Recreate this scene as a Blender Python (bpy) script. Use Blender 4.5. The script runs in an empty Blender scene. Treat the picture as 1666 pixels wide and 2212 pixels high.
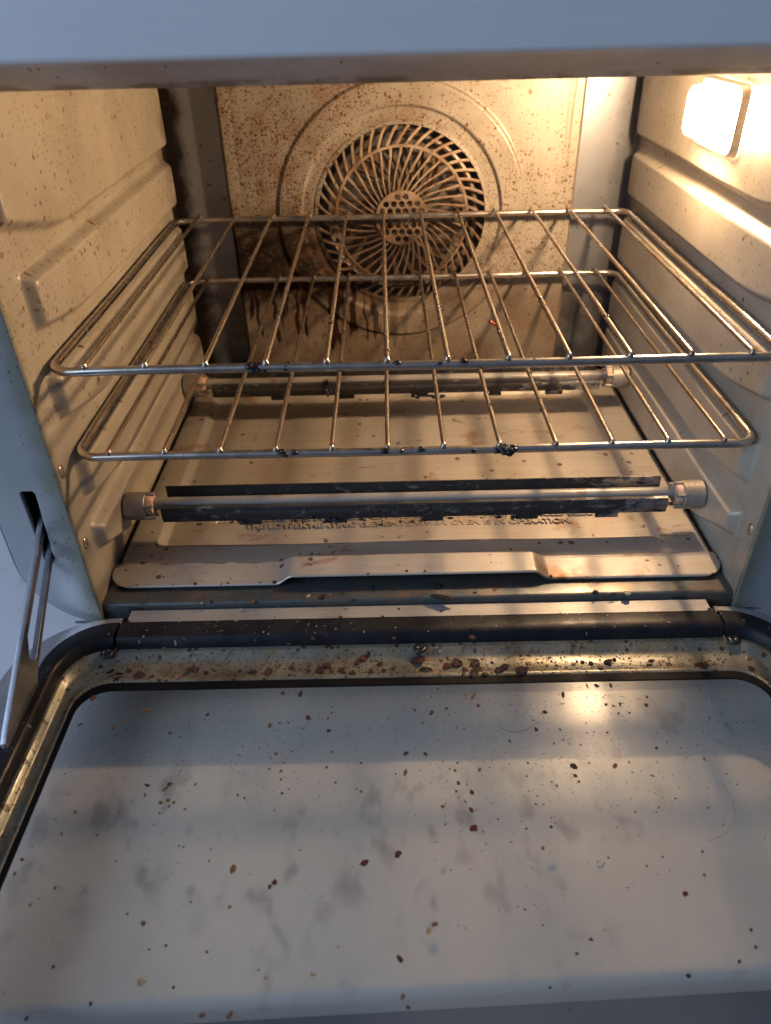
import bpy, bmesh, math, random
import numpy as np
from mathutils import Vector, Matrix, noise as mnoise
random.seed(7)
rng = np.random.default_rng(7)
S = bpy.context.scene
COL = S.collection
R = math.radians

# ------------------------------------------------------------------ camera
cam_d = bpy.data.cameras.new('camera')
cam = bpy.data.objects.new('camera', cam_d)
COL.objects.link(cam)
S.camera = cam
cam.location = (-0.0164, -0.3621, 0.1592)
_p, _y, _r = 0.6179, -0.0061, -0.0246
_f = Vector((math.sin(_y)*math.cos(_p), math.cos(_y)*math.cos(_p), -math.sin(_p)))
_rt = Vector((math.cos(_y), -math.sin(_y), 0.0))
_up = _rt.cross(_f)
_x = math.cos(_r)*_rt + math.sin(_r)*_up
_u = -math.sin(_r)*_rt + math.cos(_r)*_up
cam.rotation_euler = Matrix((_x, _u, -_f)).transposed().to_euler()
cam_d.sensor_fit = 'VERTICAL'
cam_d.sensor_height = 34.6
cam_d.lens = 34.6*1602.24/2212.0
cam_d.clip_start = 0.01
cam_d.clip_end = 60
cam_d.dof.use_dof = True
cam_d.dof.focus_distance = 0.46
cam_d.dof.aperture_fstop = 9.0

# ------------------------------------------------------------------ world + lights
W = bpy.data.worlds.new('World')
S.world = W
W.use_nodes = True
wt = W.node_tree
wt.nodes.clear()
w_out = wt.nodes.new('ShaderNodeOutputWorld')
w_bg = wt.nodes.new('ShaderNodeBackground')
w_tc = wt.nodes.new('ShaderNodeTexCoord')
w_sep = wt.nodes.new('ShaderNodeSeparateXYZ')
w_rmp = wt.nodes.new('ShaderNodeValToRGB')
w_map = wt.nodes.new('ShaderNodeMapRange')
w_map.inputs[1].default_value = -1.0
w_map.inputs[2].default_value = 1.0
wt.links.new(w_tc.outputs['Generated'], w_sep.inputs[0])
wt.links.new(w_sep.outputs[2], w_map.inputs[0])
wt.links.new(w_map.outputs[0], w_rmp.inputs[0])
e = w_rmp.color_ramp.elements
e[0].position = 0.30; e[0].color = (0.10, 0.11, 0.15, 1)
e[1].position = 0.75; e[1].color = (0.42, 0.55, 0.85, 1)
# dimmer floor side, cooler ceiling side
wt.links.new(w_rmp.outputs[0], w_bg.inputs[0])
w_bg.inputs[1].default_value = 0.26
wt.links.new(w_bg.outputs[0], w_out.inputs[0])

def area(name, loc, target, sx, sy, power, color):
    d = bpy.data.lights.new(name, 'AREA')
    d.shape = 'RECTANGLE'; d.size = sx; d.size_y = sy
    d.energy = power; d.color = color
    o = bpy.data.objects.new(name, d)
    COL.objects.link(o)
    o.location = loc
    v = Vector(target) - Vector(loc)
    o.rotation_euler = v.to_track_quat('-Z', 'Y').to_euler()
    return o
# the kitchen window: cool daylight from the left, a little in front of the oven
area('window_daylight', (-1.40, -1.05, 0.72), (0.0, -0.05, -0.05), 1.1, 1.0, 24.0, (0.56, 0.73, 1.0))
LAMP_STRENGTH = 2500.0

S.view_settings.view_transform = 'Standard'
S.view_settings.look = 'None'
S.view_settings.gamma = 1.0
S.view_settings.exposure = 0.0
S.view_settings.use_curve_mapping = False
S.render.engine = 'CYCLES'
S.cycles.use_denoising = True
S.cycles.max_bounces = 8
S.cycles.transparent_max_bounces = 12
S.cycles.caustics_reflective = False
S.cycles.caustics_refractive = False
S.cycles.sample_clamp_indirect = 6.0

# ------------------------------------------------------------------ node helper
class N:
    def __init__(s, name):
        s.m = bpy.data.materials.new(name)
        s.m.use_nodes = True
        s.t = s.m.node_tree
        s.t.nodes.clear()
        s.out = s.n('ShaderNodeOutputMaterial')
        tc = s.n('ShaderNodeTexCoord')
        s.P = tc.outputs['Object']
        sx = s.n('ShaderNodeSeparateXYZ'); s.l(s.P, sx.inputs[0])
        s.X, s.Y, s.Z = sx.outputs[0], sx.outputs[1], sx.outputs[2]
    def n(s, t): return s.t.nodes.new(t)
    def l(s, a, b): s.t.links.new(a, b)
    def put(s, inp, v):
        if v is None: return
        if hasattr(v, 'is_output'): s.l(v, inp)
        elif isinstance(v, (tuple, list)) and len(v) == 3 and inp.type == 'RGBA': inp.default_value = (*v, 1)
        else: inp.default_value = v
    def ma(s, op, a, b=0.0, c=None, clamp=False):
        n = s.n('ShaderNodeMath'); n.operation = op; n.use_clamp = clamp
        s.put(n.inputs[0], a); s.put(n.inputs[1], b)
        if c is not None: s.put(n.inputs[2], c)
        return n.outputs[0]
    def add(s, a, b): return s.ma('ADD', a, b)
    def sub(s, a, b): return s.ma('SUBTRACT', a, b)
    def mul(s, a, b): return s.ma('MULTIPLY', a, b)
    def mx(s, a, b): return s.ma('MAXIMUM', a, b)
    def mn(s, a, b): return s.ma('MINIMUM', a, b)
    def rng(s, v, a, b, c=0.0, d=1.0, smooth=True):
        n = s.n('ShaderNodeMapRange'); n.interpolation_type = 'SMOOTHSTEP' if smooth else 'LINEAR'
        n.clamp = True
        s.put(n.inputs[0], v)
        for i, q in zip((1, 2, 3, 4), (a, b, c, d)): s.put(n.inputs[i], q)
        return n.outputs[0]
    def vec(s, x, y, z):
        n = s.n('ShaderNodeCombineXYZ')
        for i, q in enumerate((x, y, z)): s.put(n.inputs[i], q)
        return n.outputs[0]
    def scaled(s, sc, off=(0, 0, 0)):
        n = s.n('ShaderNodeMapping'); s.l(s.P, n.inputs[0])
        n.inputs['Scale'].default_value = sc; n.inputs['Location'].default_value = off
        return n.outputs[0]
    def noise(s, scale, detail=3.0, rough=0.55, v=None, dist=0.0):
        n = s.n('ShaderNodeTexNoise')
        s.l(v if v is not None else s.P, n.inputs['Vector'])
        n.inputs['Scale'].default_value = scale; n.inputs['Detail'].default_value = detail
        n.inputs['Roughness'].default_value = rough; n.inputs['Distortion'].default_value = dist
        return n.outputs[0]
    def speck(s, scale, size, dens, v=None, warp=0.35, plane='xy'):
        """irregular dots: size = radius in cell units (socket or number), dens = share of cells that hold one"""
        if v is None:
            v = {'xy': lambda: s.P, 'xz': lambda: s.vec(s.X, s.Z, 0.0), 'yz': lambda: s.vec(s.Y, s.Z, 0.0), '3': lambda: s.P}[plane]()
        nz = s.n('ShaderNodeTexNoise'); s.l(v, nz.inputs['Vector']); nz.inputs['Scale'].default_value = scale*1.7
        nz.inputs['Detail'].default_value = 2.0
        va = s.n('ShaderNodeVectorMath'); va.operation = 'SUBTRACT'
        s.l(nz.outputs['Color'], va.inputs[0]); va.inputs[1].default_value = (0.5, 0.5, 0.5)
        vs = s.n('ShaderNodeVectorMath'); vs.operation = 'SCALE'; s.l(va.outputs[0], vs.inputs[0])
        vs.inputs['Scale'].default_value = warp/scale
        vp = s.n('ShaderNodeVectorMath'); vp.operation = 'ADD'; s.l(v, vp.inputs[0]); s.l(vs.outputs[0], vp.inputs[1])
        vo = s.n('ShaderNodeTexVoronoi'); s.l(vp.outputs[0], vo.inputs['Vector'])
        vo.inputs['Scale'].default_value = scale
        vo.voronoi_dimensions = '3D' if plane == '3' else '2D'
        vo.inputs['Randomness'].default_value = 1.0
        sp = s.n('ShaderNodeSeparateColor'); s.l(vo.outputs['Color'], sp.inputs[0])
        rad = s.mul(s.ma('POWER', sp.outputs[0], 2.0), size)
        rad = s.add(rad, s.mul(size, 0.25) if hasattr(size, 'is_output') else size*0.25)
        d = s.rng(s.sub(vo.outputs['Distance'], rad), -0.04, 0.05, 1.0, 0.0)
        g = s.ma('LESS_THAN', sp.outputs[1], dens)
        return s.mul(d, g)
    def mix(s, f, a, b):
        n = s.n('ShaderNodeMix'); n.data_type = 'RGBA'
        s.put(n.inputs['Factor'], f)
        s.put([i for i in n.inputs if i.name == 'A' and i.type == 'RGBA'][0], a)
        s.put([i for i in n.inputs if i.name == 'B' and i.type == 'RGBA'][0], b)
        return [o for o in n.outputs if o.type == 'RGBA'][0]
    def bump(s, h, strength=0.2, dist=0.001, normal=None):
        n = s.n('ShaderNodeBump'); n.inputs['Strength'].default_value = strength
        n.inputs['Distance'].default_value = dist
        s.l(h, n.inputs['Height'])
        if normal is not None: s.l(normal, n.inputs['Normal'])
        return n.outputs[0]
    def bsdf(s, color, rough=0.5, metal=0.0, normal=None, **kw):
        n = s.n('ShaderNodeBsdfPrincipled')
        s.put(n.inputs['Base Color'], color); s.put(n.inputs['Roughness'], rough); s.put(n.inputs['Metallic'], metal)
        if normal is not None: s.l(normal, n.inputs['Normal'])
        for k, v in kw.items(): s.put(n.inputs[k.replace('_', ' ')], v)
        return n.outputs[0]
    def done(s, shader):
        s.l(shader, s.out.inputs[0]); return s.m

def simple(name, col, rough=0.5, metal=0.0, nz=0.0, nscale=60, **kw):
    a = N(name)
    c = col
    if nz:
        f = a.noise(nscale, 4.0)
        c = a.mix(a.rng(f, 0.3, 0.7), tuple(x*(1-nz) for x in col), tuple(min(1, x*(1+nz)) for x in col))
    rr = a.rng(a.noise(nscale*1.7, 3.0), 0.25, 0.75, max(0.02, rough-0.08), rough+0.08)
    return a.done(a.bsdf(c, rr, metal, **kw))

# ------------------------------------------------------------------ materials
def m_enamel(name, right):
    """pale pressed side wall, fat-spattered"""
    a = N(name)
    base = a.mix(a.rng(a.noise(22, 4), 0.3, 0.72), (0.36, 0.315, 0.25), (0.43, 0.385, 0.315))
    # long yellowed runs
    v = a.vec(a.mul(a.Y, 55.0), a.mul(a.Z, 6.0), a.X)
    run = a.rng(a.noise(1.0, 4, v=v), 0.60, 0.76)
    base = a.mix(a.mul(run, 0.42), base, (0.42, 0.27, 0.11))
    st = a.vec(a.Y, a.mul(a.Z, 0.75), 0.0)
    lowr = a.rng(a.Z, -0.07, 0.0, 0.12, 1.0)
    big = a.speck(190, 0.19, a.mul(lowr, a.rng(a.noise(14, 2), 0.38, 0.64, 0.05, 0.42 if not right else 0.2)), v=st)
    sm = a.speck(470, 0.32, a.mul(lowr, a.rng(a.noise(18, 3), 0.34, 0.66, 0.06, 0.62 if not right else 0.26)), v=st)
    base = a.mix(a.mul(big, 0.88), base, (0.13, 0.06, 0.025))
    base = a.mix(a.mul(sm, 0.70), base, (0.20, 0.11, 0.05))
    # grime browning near the back edge, the bottom and in front along the seam
    back = a.mul(a.rng(a.Y, 0.272, 0.316), a.rng(a.noise(40, 5), 0.35, 0.62))
    base = a.mix(a.mul(back, 0.75), base, (0.10, 0.055, 0.03))
    front = a.mul(a.rng(a.Y, -0.004, -0.020), a.rng(a.noise(90, 5), 0.42, 0.62))
    base = a.mix(a.mul(front, 0.55), base, (0.20, 0.17, 0.08))
    low = a.mul(a.rng(a.Z, -0.11, -0.152), a.rng(a.noise(34, 5), 0.40, 0.68))
    base = a.mix(a.mul(low, 0.5), base, (0.24, 0.15, 0.07))
    if not right:
        # scrapes a sliding rack left on the ribs
        wob = a.mul(a.sub(a.noise(120, 4), 0.5), 0.014)
        line = a.sub(a.add(a.Y, wob), a.add(0.0455, a.mul(a.Z, -0.24)))
        sc = a.mul(a.rng(a.ma('ABSOLUTE', line), 0.0006, 0.0022, 1.0, 0.0), a.rng(a.noise(70, 4, v=a.scaled((1, 1, 2.2))), 0.50, 0.56))
        sc = a.mul(sc, a.mul(a.rng(a.Z, -0.062, -0.052), a.rng(a.Z, 0.030, 0.024)))
        base = a.mix(a.mul(sc, 0.95), base, (0.022, 0.018, 0.018))
    rough = a.rng(a.noise(30, 4), 0.3, 0.7, 0.36, 0.52)
    nrm = a.bump(a.add(a.noise(420, 3), a.mul(big, 0.8)), 0.16, 0.0006)
    return a.done(a.bsdf(base, rough, 0.12, nrm, Coat_Weight=0.06, Coat_Roughness=0.3))

def m_backpanel():
    a = N('spattered_back_panel')
    base = a.mix(a.rng(a.noise(26, 5), 0.3, 0.7), (0.25, 0.22, 0.175), (0.32, 0.285, 0.235))
    cx = a.X; cz = a.add(a.Z, 0.009)
    rr = a.ma('SQRT', a.add(a.mul(cx, cx), a.mul(cz, cz)))
    left = a.rng(a.X, 0.12, -0.13)                # more spatter to the left
    lowm = a.rng(a.Z, 0.09, -0.03)
    d1 = a.add(a.mul(left, 0.50), a.mul(lowm, 0.22))
    d1 = a.mul(d1, a.rng(a.noise(30, 3), 0.28, 0.62, 0.35, 1.25))
    up = a.rng(a.Z, -0.075, -0.05)                # spatter thins out under the fan
    d1 = a.mul(d1, a.add(a.mul(up, 0.85), 0.15))
    s1 = a.speck(330, 0.34, a.mul(d1, 1.15), plane='xz')
    s2 = a.speck(620, 0.46, a.add(0.12, a.mul(d1, 1.9)), plane='xz')
    s3 = a.speck(95, 0.14, 0.22, plane='xz')
    base = a.mix(a.mul(a.rng(a.noise(60, 5), 0.45, 0.75), a.mul(left, 0.75)), base, (0.22, 0.115, 0.05))
    base = a.mix(a.mul(a.rng(a.Z, -0.05, -0.09), a.rng(a.noise(30, 5), 0.3, 0.65, 0.35, 0.85)), base, (0.17, 0.115, 0.075))  # brown tint low on the panel, partly the racks' shade put into the colour
    base = a.mix(a.mul(s2, 0.82), base, (0.13, 0.055, 0.022))
    base = a.mix(a.mul(s1, 0.90), base, (0.075, 0.030, 0.016))
    base = a.mix(a.mul(s3, 0.8), base, (0.12, 0.05, 0.02))
    # the burnt belt left of and under the fan
    nz = a.mul(a.sub(a.noise(70, 7, 0.75), 0.5), 0.05)
    zz = a.add(a.Z, nz)
    belt = a.mul(a.rng(zz, 0.016, -0.030), a.rng(zz, -0.098, -0.070))
    bx = a.rng(a.add(a.X, nz), 0.085, -0.060)
    belt = a.mul(belt, a.mul(bx, a.rng(a.noise(320, 6, 0.75), 0.34, 0.52, 0.80, 1.0)))
    base = a.mix(a.mul(belt, 0.98), base, (0.012, 0.006, 0.0045))
    right = a.mul(a.mul(a.rng(zz, -0.012, -0.04), a.rng(zz, -0.09, -0.07)), a.rng(a.ma('ABSOLUTE', cx), 0.14, 0.07))
    base = a.mix(a.mul(right, a.mul(a.rng(a.noise(90, 5), 0.4, 0.65), 0.65)), base, (0.11, 0.06, 0.035))
    # drips running down from the belt
    v = a.vec(a.mul(a.add(a.X, a.mul(a.sub(a.noise(60, 2), 0.5), 0.010)), 190.0), a.mul(a.Z, 6.0), 3.3)
    dr = a.rng(a.noise(1.0, 2, 0.4, v=v), 0.555, 0.585)
    ln = a.noise(1.0, 1, v=a.vec(a.mul(a.X, 60.0), 0.0, 9.1))
    end = a.add(-0.185, a.mul(ln, 0.13))
    drm = a.mul(dr, a.mul(a.rng(a.Z, a.sub(end, 0.004), end), a.rng(a.Z, -0.045, -0.07)))
    drm = a.mul(drm, a.rng(a.X, 0.03, -0.045))
    base = a.mix(a.mul(drm, 0.97), base, (0.022, 0.009, 0.006))
    # brown halo in the pressed rings
    ring = a.mul(a.rng(a.ma('ABSOLUTE', a.sub(rr, 0.0795)), 0.0, 0.005, 1.0, 0.0), a.rng(a.noise(50, 4), 0.4, 0.6))
    base = a.mix(a.mul(ring, 0.35), base, (0.20, 0.12, 0.06))
    rough = a.rng(a.noise(40, 4), 0.3, 0.7, 0.36, 0.52)
    burnt = a.mx(belt, drm)
    rough = a.add(a.mul(rough, a.sub(1.0, burnt)), a.mul(burnt, 0.75))
    nrm = a.bump(a.add(a.noise(500, 3), a.mul(s1, 1.0)), 0.22, 0.0006)
    return a.done(a.bsdf(base, rough, a.mul(a.sub(1.0, burnt), 0.15), nrm, Specular_IOR_Level=a.mul(a.sub(1.0, a.mul(burnt, 0.8)), 0.5)))

def m_steel(name, col, rough=0.32, brown=0.0, char=0.0, metal=0.92, brush=(1, 1, 1), bscale=300.0, bstr=0.06):
    a = N(name)
    v = a.scaled(brush)
    b = a.noise(bscale, 3, v=v)
    base = a.mix(a.rng(b, 0.3, 0.7), tuple(x*0.9 for x in col), tuple(min(1, x*1.06) for x in col))
    if brown:
        base = a.mix(a.mul(a.rng(a.noise(48, 5), 0.42, 0.66), brown), base, (0.24, 0.13, 0.06))
        base = a.mix(a.mul(a.speck(260, 0.36, a.rng(a.noise(40, 2), 0.4, 0.7, 0.05, 0.6), plane='3'), brown), base, (0.05, 0.03, 0.02))
    rr = a.rng(a.noise(35, 4), 0.3, 0.7, rough-0.06, rough+0.08)
    m = metal
    if char:
        c = a.mul(a.rng(a.noise(70, 6, 0.7), 0.57, 0.63), char)
        base = a.mix(c, base, (0.012, 0.010, 0.010))
        rr = a.mix(c, rr, (0.6, 0.6, 0.6))
        m = a.mul(a.sub(1.0, c), metal)
    return a.done(a.bsdf(base, rr, m, a.bump(b, bstr, 0.0004)))

def m_rackwire(name, brown):
    a = N(name)
    b = a.noise(40, 2)
    base = a.mix(a.rng(a.noise(80, 2), 0.3, 0.7), (0.50, 0.47, 0.43), (0.68, 0.66, 0.62))
    base = a.mix(a.mul(a.rng(b, 0.25, 0.62), brown), base, (0.26, 0.16, 0.09))
    s = a.speck(340, 0.30, a.rng(a.noise(60, 2), 0.50, 0.78, 0.0, 0.5), plane='3')
    base = a.mix(a.mul(s, 0.9), base, (0.03, 0.017, 0.012))
    rr = a.rng(b, 0.3, 0.7, 0.20, 0.38)
    return a.done(a.bsdf(base, rr, a.mul(a.sub(1.0, a.mul(s, 0.9)), 0.95), a.bump(s, 0.2, 0.0004)))

def m_tray():
    a = N('stained_tray_aluminium')
    v = a.scaled((3.0, 60.0, 20.0))
    b = a.noise(6, 5, v=v)
    base = a.mix(a.rng(b, 0.25, 0.75), (0.35, 0.315, 0.27), (0.40, 0.36, 0.315))
    base = a.mix(a.mul(a.rng(a.noise(16, 5, 0.6), 0.45, 0.72), 0.45), base, (0.34, 0.24, 0.15))
    blot = a.rng(a.noise(24, 6, 0.68, dist=0.6), 0.58, 0.68)
    base = a.mix(a.mul(blot, 0.62), base, (0.22, 0.085, 0.03))
    blot2 = a.mul(a.rng(a.noise(55, 5, 0.65, v=a.scaled((1, 1.7, 1), (3.1, 2.2, 0)), dist=1.2), 0.655, 0.69), 0.85)
    base = a.mix(blot2, base, (0.12, 0.045, 0.02))
    s = a.speck(150, 0.26, a.rng(a.noise(20, 2), 0.42, 0.7, 0.03, 0.26))
    base = a.mix(a.mul(s, 0.9), base, (0.07, 0.03, 0.015))
    # brown lines along the fold and the panel crease
    fold = a.rng(a.ma('ABSOLUTE', a.sub(a.add(a.Y, a.mul(a.sub(a.noise(90, 4), 0.5), 0.004)), 0.0385)), 0.0004, 0.0018, 1.0, 0.0)
    fold2 = a.rng(a.ma('ABSOLUTE', a.sub(a.add(a.Y, a.mul(a.sub(a.noise(70, 4), 0.5), 0.004)), 0.0185)), 0.0004, 0.0018, 1.0, 0.0)
    base = a.mix(a.mul(a.mx(fold, a.mul(fold2, 0.8)), a.rng(a.noise(40, 4), 0.42, 0.6, 0.0, 0.8)), base, (0.11, 0.06, 0.035))
    rr = a.rng(a.noise(30, 5), 0.3, 0.7, 0.40, 0.58)
    nrm = a.bump(a.add(a.mul(b, 0.4), a.mul(s, 0.6)), 0.10, 0.0004)
    rmp = a.mul(a.rng(a.ma('ABSOLUTE', a.sub(a.X, 0.092)), 0.03, 0.004), a.mul(a.rng(a.Y, 0.018, 0.004), a.rng(a.noise(75, 5), 0.40, 0.60)))
    base = a.mix(a.mul(rmp, 0.75), base, (0.16, 0.065, 0.02))
    return a.done(a.bsdf(base, rr, 0.35, nrm))

def m_pan():
    a = N('greasy_door_pan_steel')
    base = a.mix(a.rng(a.noise(45, 4), 0.3, 0.7), (0.15, 0.155, 0.13), (0.22, 0.22, 0.185))
    base = a.mix(a.mul(a.rng(a.noise(60, 5), 0.45, 0.62), 0.5), base, (0.19, 0.155, 0.075))
    s = a.speck(230, 0.3, a.rng(a.noise(26, 3), 0.36, 0.66, 0.08, 0.55))
    s2 = a.speck(480, 0.34, a.rng(a.noise(30, 3), 0.36, 0.66, 0.1, 0.5))
    base = a.mix(a.mul(s2, 0.7), base, (0.10, 0.07, 0.04))
    base = a.mix(a.mul(s, 0.9), base, (0.045, 0.02, 0.015))
    gr = a.rng(a.noise(28, 6, 0.7), 0.54, 0.66)
    base = a.mix(a.mul(gr, 0.55), base, (0.12, 0.085, 0.05))
    rr = a.rng(a.noise(50, 4), 0.3, 0.7, 0.28, 0.45)
    return a.done(a.bsdf(base, rr, 0.45, a.bump(a.add(a.noise(260, 3), s), 0.2, 0.0006)))

def m_frame(name, grime=True):
    a = N(name)
    base = a.mix(a.rng(a.noise(12, 3), 0.3, 0.7), (0.36, 0.38, 0.40), (0.42, 0.44, 0.46))  # darker than the like steel of the fascia; weaker light put into the colour
    if grime:
        # baked-on grease creeping out from the cavity edge
        ax = a.ma('ABSOLUTE', a.X)
        edge = a.rng(a.add(ax, a.mul(a.sub(a.noise(55, 4), 0.5), 0.014)), 0.213, 0.199)
        base = a.mix(a.mul(edge, 0.62), base, (0.20, 0.19, 0.10))
        s = a.speck(420, 0.20, a.mul(a.rng(ax, 0.218, 0.199), 0.30), plane='xz')
        base = a.mix(a.mul(s, 0.85), base, (0.07, 0.05, 0.025))
        s0 = a.speck(260, 0.09, 0.008, plane='xz')
        base = a.mix(a.mul(s0, 0.85), base, (0.06, 0.05, 0.035))
    rr = a.rng(a.noise(20, 3), 0.3, 0.7, 0.36, 0.46)
    return a.done(a.bsdf(base, rr, 0.55, a.bump(a.noise(900, 2), 0.05, 0.0003)))

def m_lip():
    a = N('oven_fascia_steel')
    v = a.scaled((2.0, 40.0, 160.0))
    b = a.noise(10, 3, v=v)
    base = a.mix(a.rng(b, 0.3, 0.7), (0.72, 0.73, 0.75), (0.75, 0.76, 0.78))  # paler than the like steel of the frame; stronger light put into the colour
    lowz = a.rng(a.Z, 0.1375, 0.1355)
    base = a.mix(a.mul(lowz, a.rng(a.noise(18, 5), 0.35, 0.7, 0.1, 0.55)), base, (0.30, 0.21, 0.12))
    s = a.speck(260, 0.16, a.add(0.006, a.mul(lowz, 0.14)), plane='xz')
    base = a.mix(a.mul(s, 0.75), base, (0.13, 0.085, 0.05))
    edge = a.mul(a.rng(a.Z, 0.1295, 0.1272), a.rng(a.noise(60, 5), 0.45, 0.6))
    base = a.mix(a.mul(edge, 0.6), base, (0.14, 0.08, 0.04))
    rr = a.rng(a.noise(25, 4), 0.3, 0.7, 0.36, 0.44)
    return a.done(a.bsdf(base, rr, 0.15, a.bump(b, 0.012, 0.0003)))

def m_backsteel():
    a = N('bare_back_wall_steel')
    base = a.mix(a.rng(a.noise(20, 4), 0.3, 0.7), (0.23, 0.24, 0.265), (0.28, 0.29, 0.315))
    ax = a.ma('ABSOLUTE', a.add(a.X, a.mul(a.sub(a.noise(32, 6, 0.7), 0.5), 0.03)))
    burn = a.mul(a.rng(ax, 0.180, 0.193), a.rng(a.X, 0.12, -0.1, 0.35, 1.0))
    base = a.mix(a.mul(burn, 0.96), base, (0.022, 0.014, 0.012))
    low = a.mul(a.rng(a.Z, -0.03, -0.11), a.rng(a.noise(40, 5), 0.3, 0.6))
    base = a.mix(a.mul(low, 0.7), base, (0.05, 0.035, 0.028))
    s = a.speck(160, 0.25, 0.12, plane='xz')
    base = a.mix(a.mul(s, 0.7), base, (0.10, 0.06, 0.04))
    return a.done(a.bsdf(base, 0.38, 0.55))

def m_reflector():
    a = N('charred_element_guard')
    base = (0.36, 0.35, 0.34)
    mid = a.rng(a.ma('ABSOLUTE', a.add(a.X, 0.035)), 0.20, 0.07, 0.46, 0.76, smooth=False)
    ch = a.rng(a.sub(a.noise(60, 6, 0.72, v=a.scaled((0.55, 1.4, 1.4))), a.sub(1.0, mid)), -0.05, 0.05)
    sm = a.rng(a.noise(40, 4), 0.4, 0.65)
    b = a.mix(a.mul(sm, 0.6), base, (0.16, 0.11, 0.08))
    b = a.mix(a.mul(ch, 0.97), b, (0.012, 0.010, 0.010))
    fl = a.rng(a.noise(210, 5, 0.7, v=a.scaled((0.5, 1, 1))), 0.58, 0.66)
    b = a.mix(a.mul(fl, a.mul(ch, 0.3)), b, (0.34, 0.33, 0.31))
    rr = a.mix(ch, (0.36, 0.36, 0.36), (0.72, 0.72, 0.72))
    return a.done(a.bsdf(b, rr, a.mul(a.sub(1.0, ch), 0.9), a.bump(a.noise(160, 6, 0.7), 0.45, 0.0012)))

def m_quartz():
    a = N('milky_quartz_tube')
    r = a.rng(a.ma('SINE', a.mul(a.X, 2100.0)), -0.2, 0.6, 0.0, 1.0)
    mid = a.mul(a.rng(a.ma('ABSOLUTE', a.sub(a.X, -0.03)), 0.10, 0.04), r)
    b = a.mix(a.mul(mid, 0.20), (0.26, 0.24, 0.215), (0.17, 0.155, 0.14))
    s = a.speck(90, 0.3, 0.16, plane='3')
    b = a.mix(a.mul(s, 0.8), b, (0.20, 0.12, 0.09))
    return a.done(a.bsdf(b, 0.34, 0.0, None, Coat_Weight=0.05, Coat_Roughness=0.2))

def m_glass():
    a = N('door_glass')
    film = a.rng(a.noise(9, 5, 0.6), 0.32, 0.70, 0.01, 0.10)
    sm = a.speck(330, 0.30, a.rng(a.noise(12, 3), 0.36, 0.68, 0.02, 0.30))
    tr = a.n('ShaderNodeBsdfTransparent'); tr.inputs[0].default_value = (0.865, 0.865, 0.84, 1)
    gl = a.n('ShaderNodeBsdfGlossy'); gl.inputs[0].default_value = (1, 1, 1, 1); gl.inputs['Roughness'].default_value = 0.27
    fr = a.n('ShaderNodeFresnel'); geo = a.n('ShaderNodeNewGeometry')
    a.l(a.rng(geo.outputs['Backfacing'], 0.0, 1.0, 1.27, 1/1.27, smooth=False), fr.inputs[0])
    df = a.n('ShaderNodeBsdfDiffuse'); df.inputs[0].default_value = (0.55, 0.53, 0.50, 1)
    dk = a.n('ShaderNodeBsdfDiffuse'); dk.inputs[0].default_value = (0.10, 0.06, 0.035, 1)
    m1 = a.n('ShaderNodeMixShader'); a.l(film, m1.inputs[0]); a.l(tr.outputs[0], m1.inputs[1]); a.l(df.outputs[0], m1.inputs[2])
    m2 = a.n('ShaderNodeMixShader'); m2.inputs[0].default_value = 0.0; a.l(m1.outputs[0], m2.inputs[1]); a.l(dk.outputs[0], m2.inputs[2])
    m3 = a.n('ShaderNodeMixShader'); a.l(fr.outputs[0], m3.inputs[0]); a.l(m2.outputs[0], m3.inputs[1]); a.l(gl.outputs[0], m3.inputs[2])
    return a.done(m3.outputs[0])

def m_marble():
    a = N('white_veined_marble')
    base = a.mix(a.rng(a.noise(7, 4), 0.3, 0.7), (0.74, 0.72, 0.72), (0.82, 0.80, 0.80))
    patch = a.rng(a.noise(11.0, 2, v=a.scaled((1, 1, 1), (2.2, 5.7, 0.0))), 0.44, 0.62)
    vein = a.rng(a.noise(62, 2, 0.5, v=a.scaled((1.0, 0.6, 1.0))), 0.50, 0.70)
    base = a.mix(a.mul(a.mul(vein, patch), 0.52), base, (0.20, 0.20, 0.23))
    return a.done(a.bsdf(base, 0.30, 0.0))

def m_gasket():
    a = N('black_silicone_gasket')
    b = a.mix(a.rng(a.noise(60, 4), 0.35, 0.7), (0.007, 0.007, 0.010), (0.016, 0.015, 0.018))
    s = a.speck(420, 0.26, a.rng(a.noise(22, 3), 0.42, 0.7, 0.01, 0.16))
    b = a.mix(a.mul(s, 0.7), b, (0.30, 0.27, 0.24))
    return a.done(a.bsdf(b, a.rng(a.noise(50, 4), 0.3, 0.7, 0.34, 0.52), 0.0, a.bump(a.noise(500, 2), 0.08, 0.0004), Specular_IOR_Level=0.25))

def m_grille():
    a = N('browned_fan_grille')
    b = a.mix(a.rng(a.noise(60, 4), 0.35, 0.65), (0.34, 0.27, 0.20), (0.22, 0.13, 0.075))
    lo = a.mul(a.rng(a.Z, 0.035, -0.020), a.rng(a.noise(80, 5), 0.25, 0.6, 0.45, 1.0))
    b = a.mix(a.mul(lo, 0.85), b, (0.07, 0.036, 0.022))
    s = a.speck(300, 0.4, 0.4, plane='3')
    b = a.mix(a.mul(s, 0.75), b, (0.08, 0.04, 0.02))
    return a.done(a.bsdf(b, 0.5, 0.10, a.bump(s, 0.2, 0.0005)))

def m_crumb(name, col, gloss=0.5):
    a = N(name)
    f = a.noise(2.2, 4)
    b = a.mix(a.rng(f, 0.3, 0.7), tuple(x*0.55 for x in col), tuple(min(1, x*1.45) for x in col))
    return a.done(a.bsdf(b, gloss, 0.0, a.bump(a.noise(4.0, 4), 0.6, 0.3)))

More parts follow.
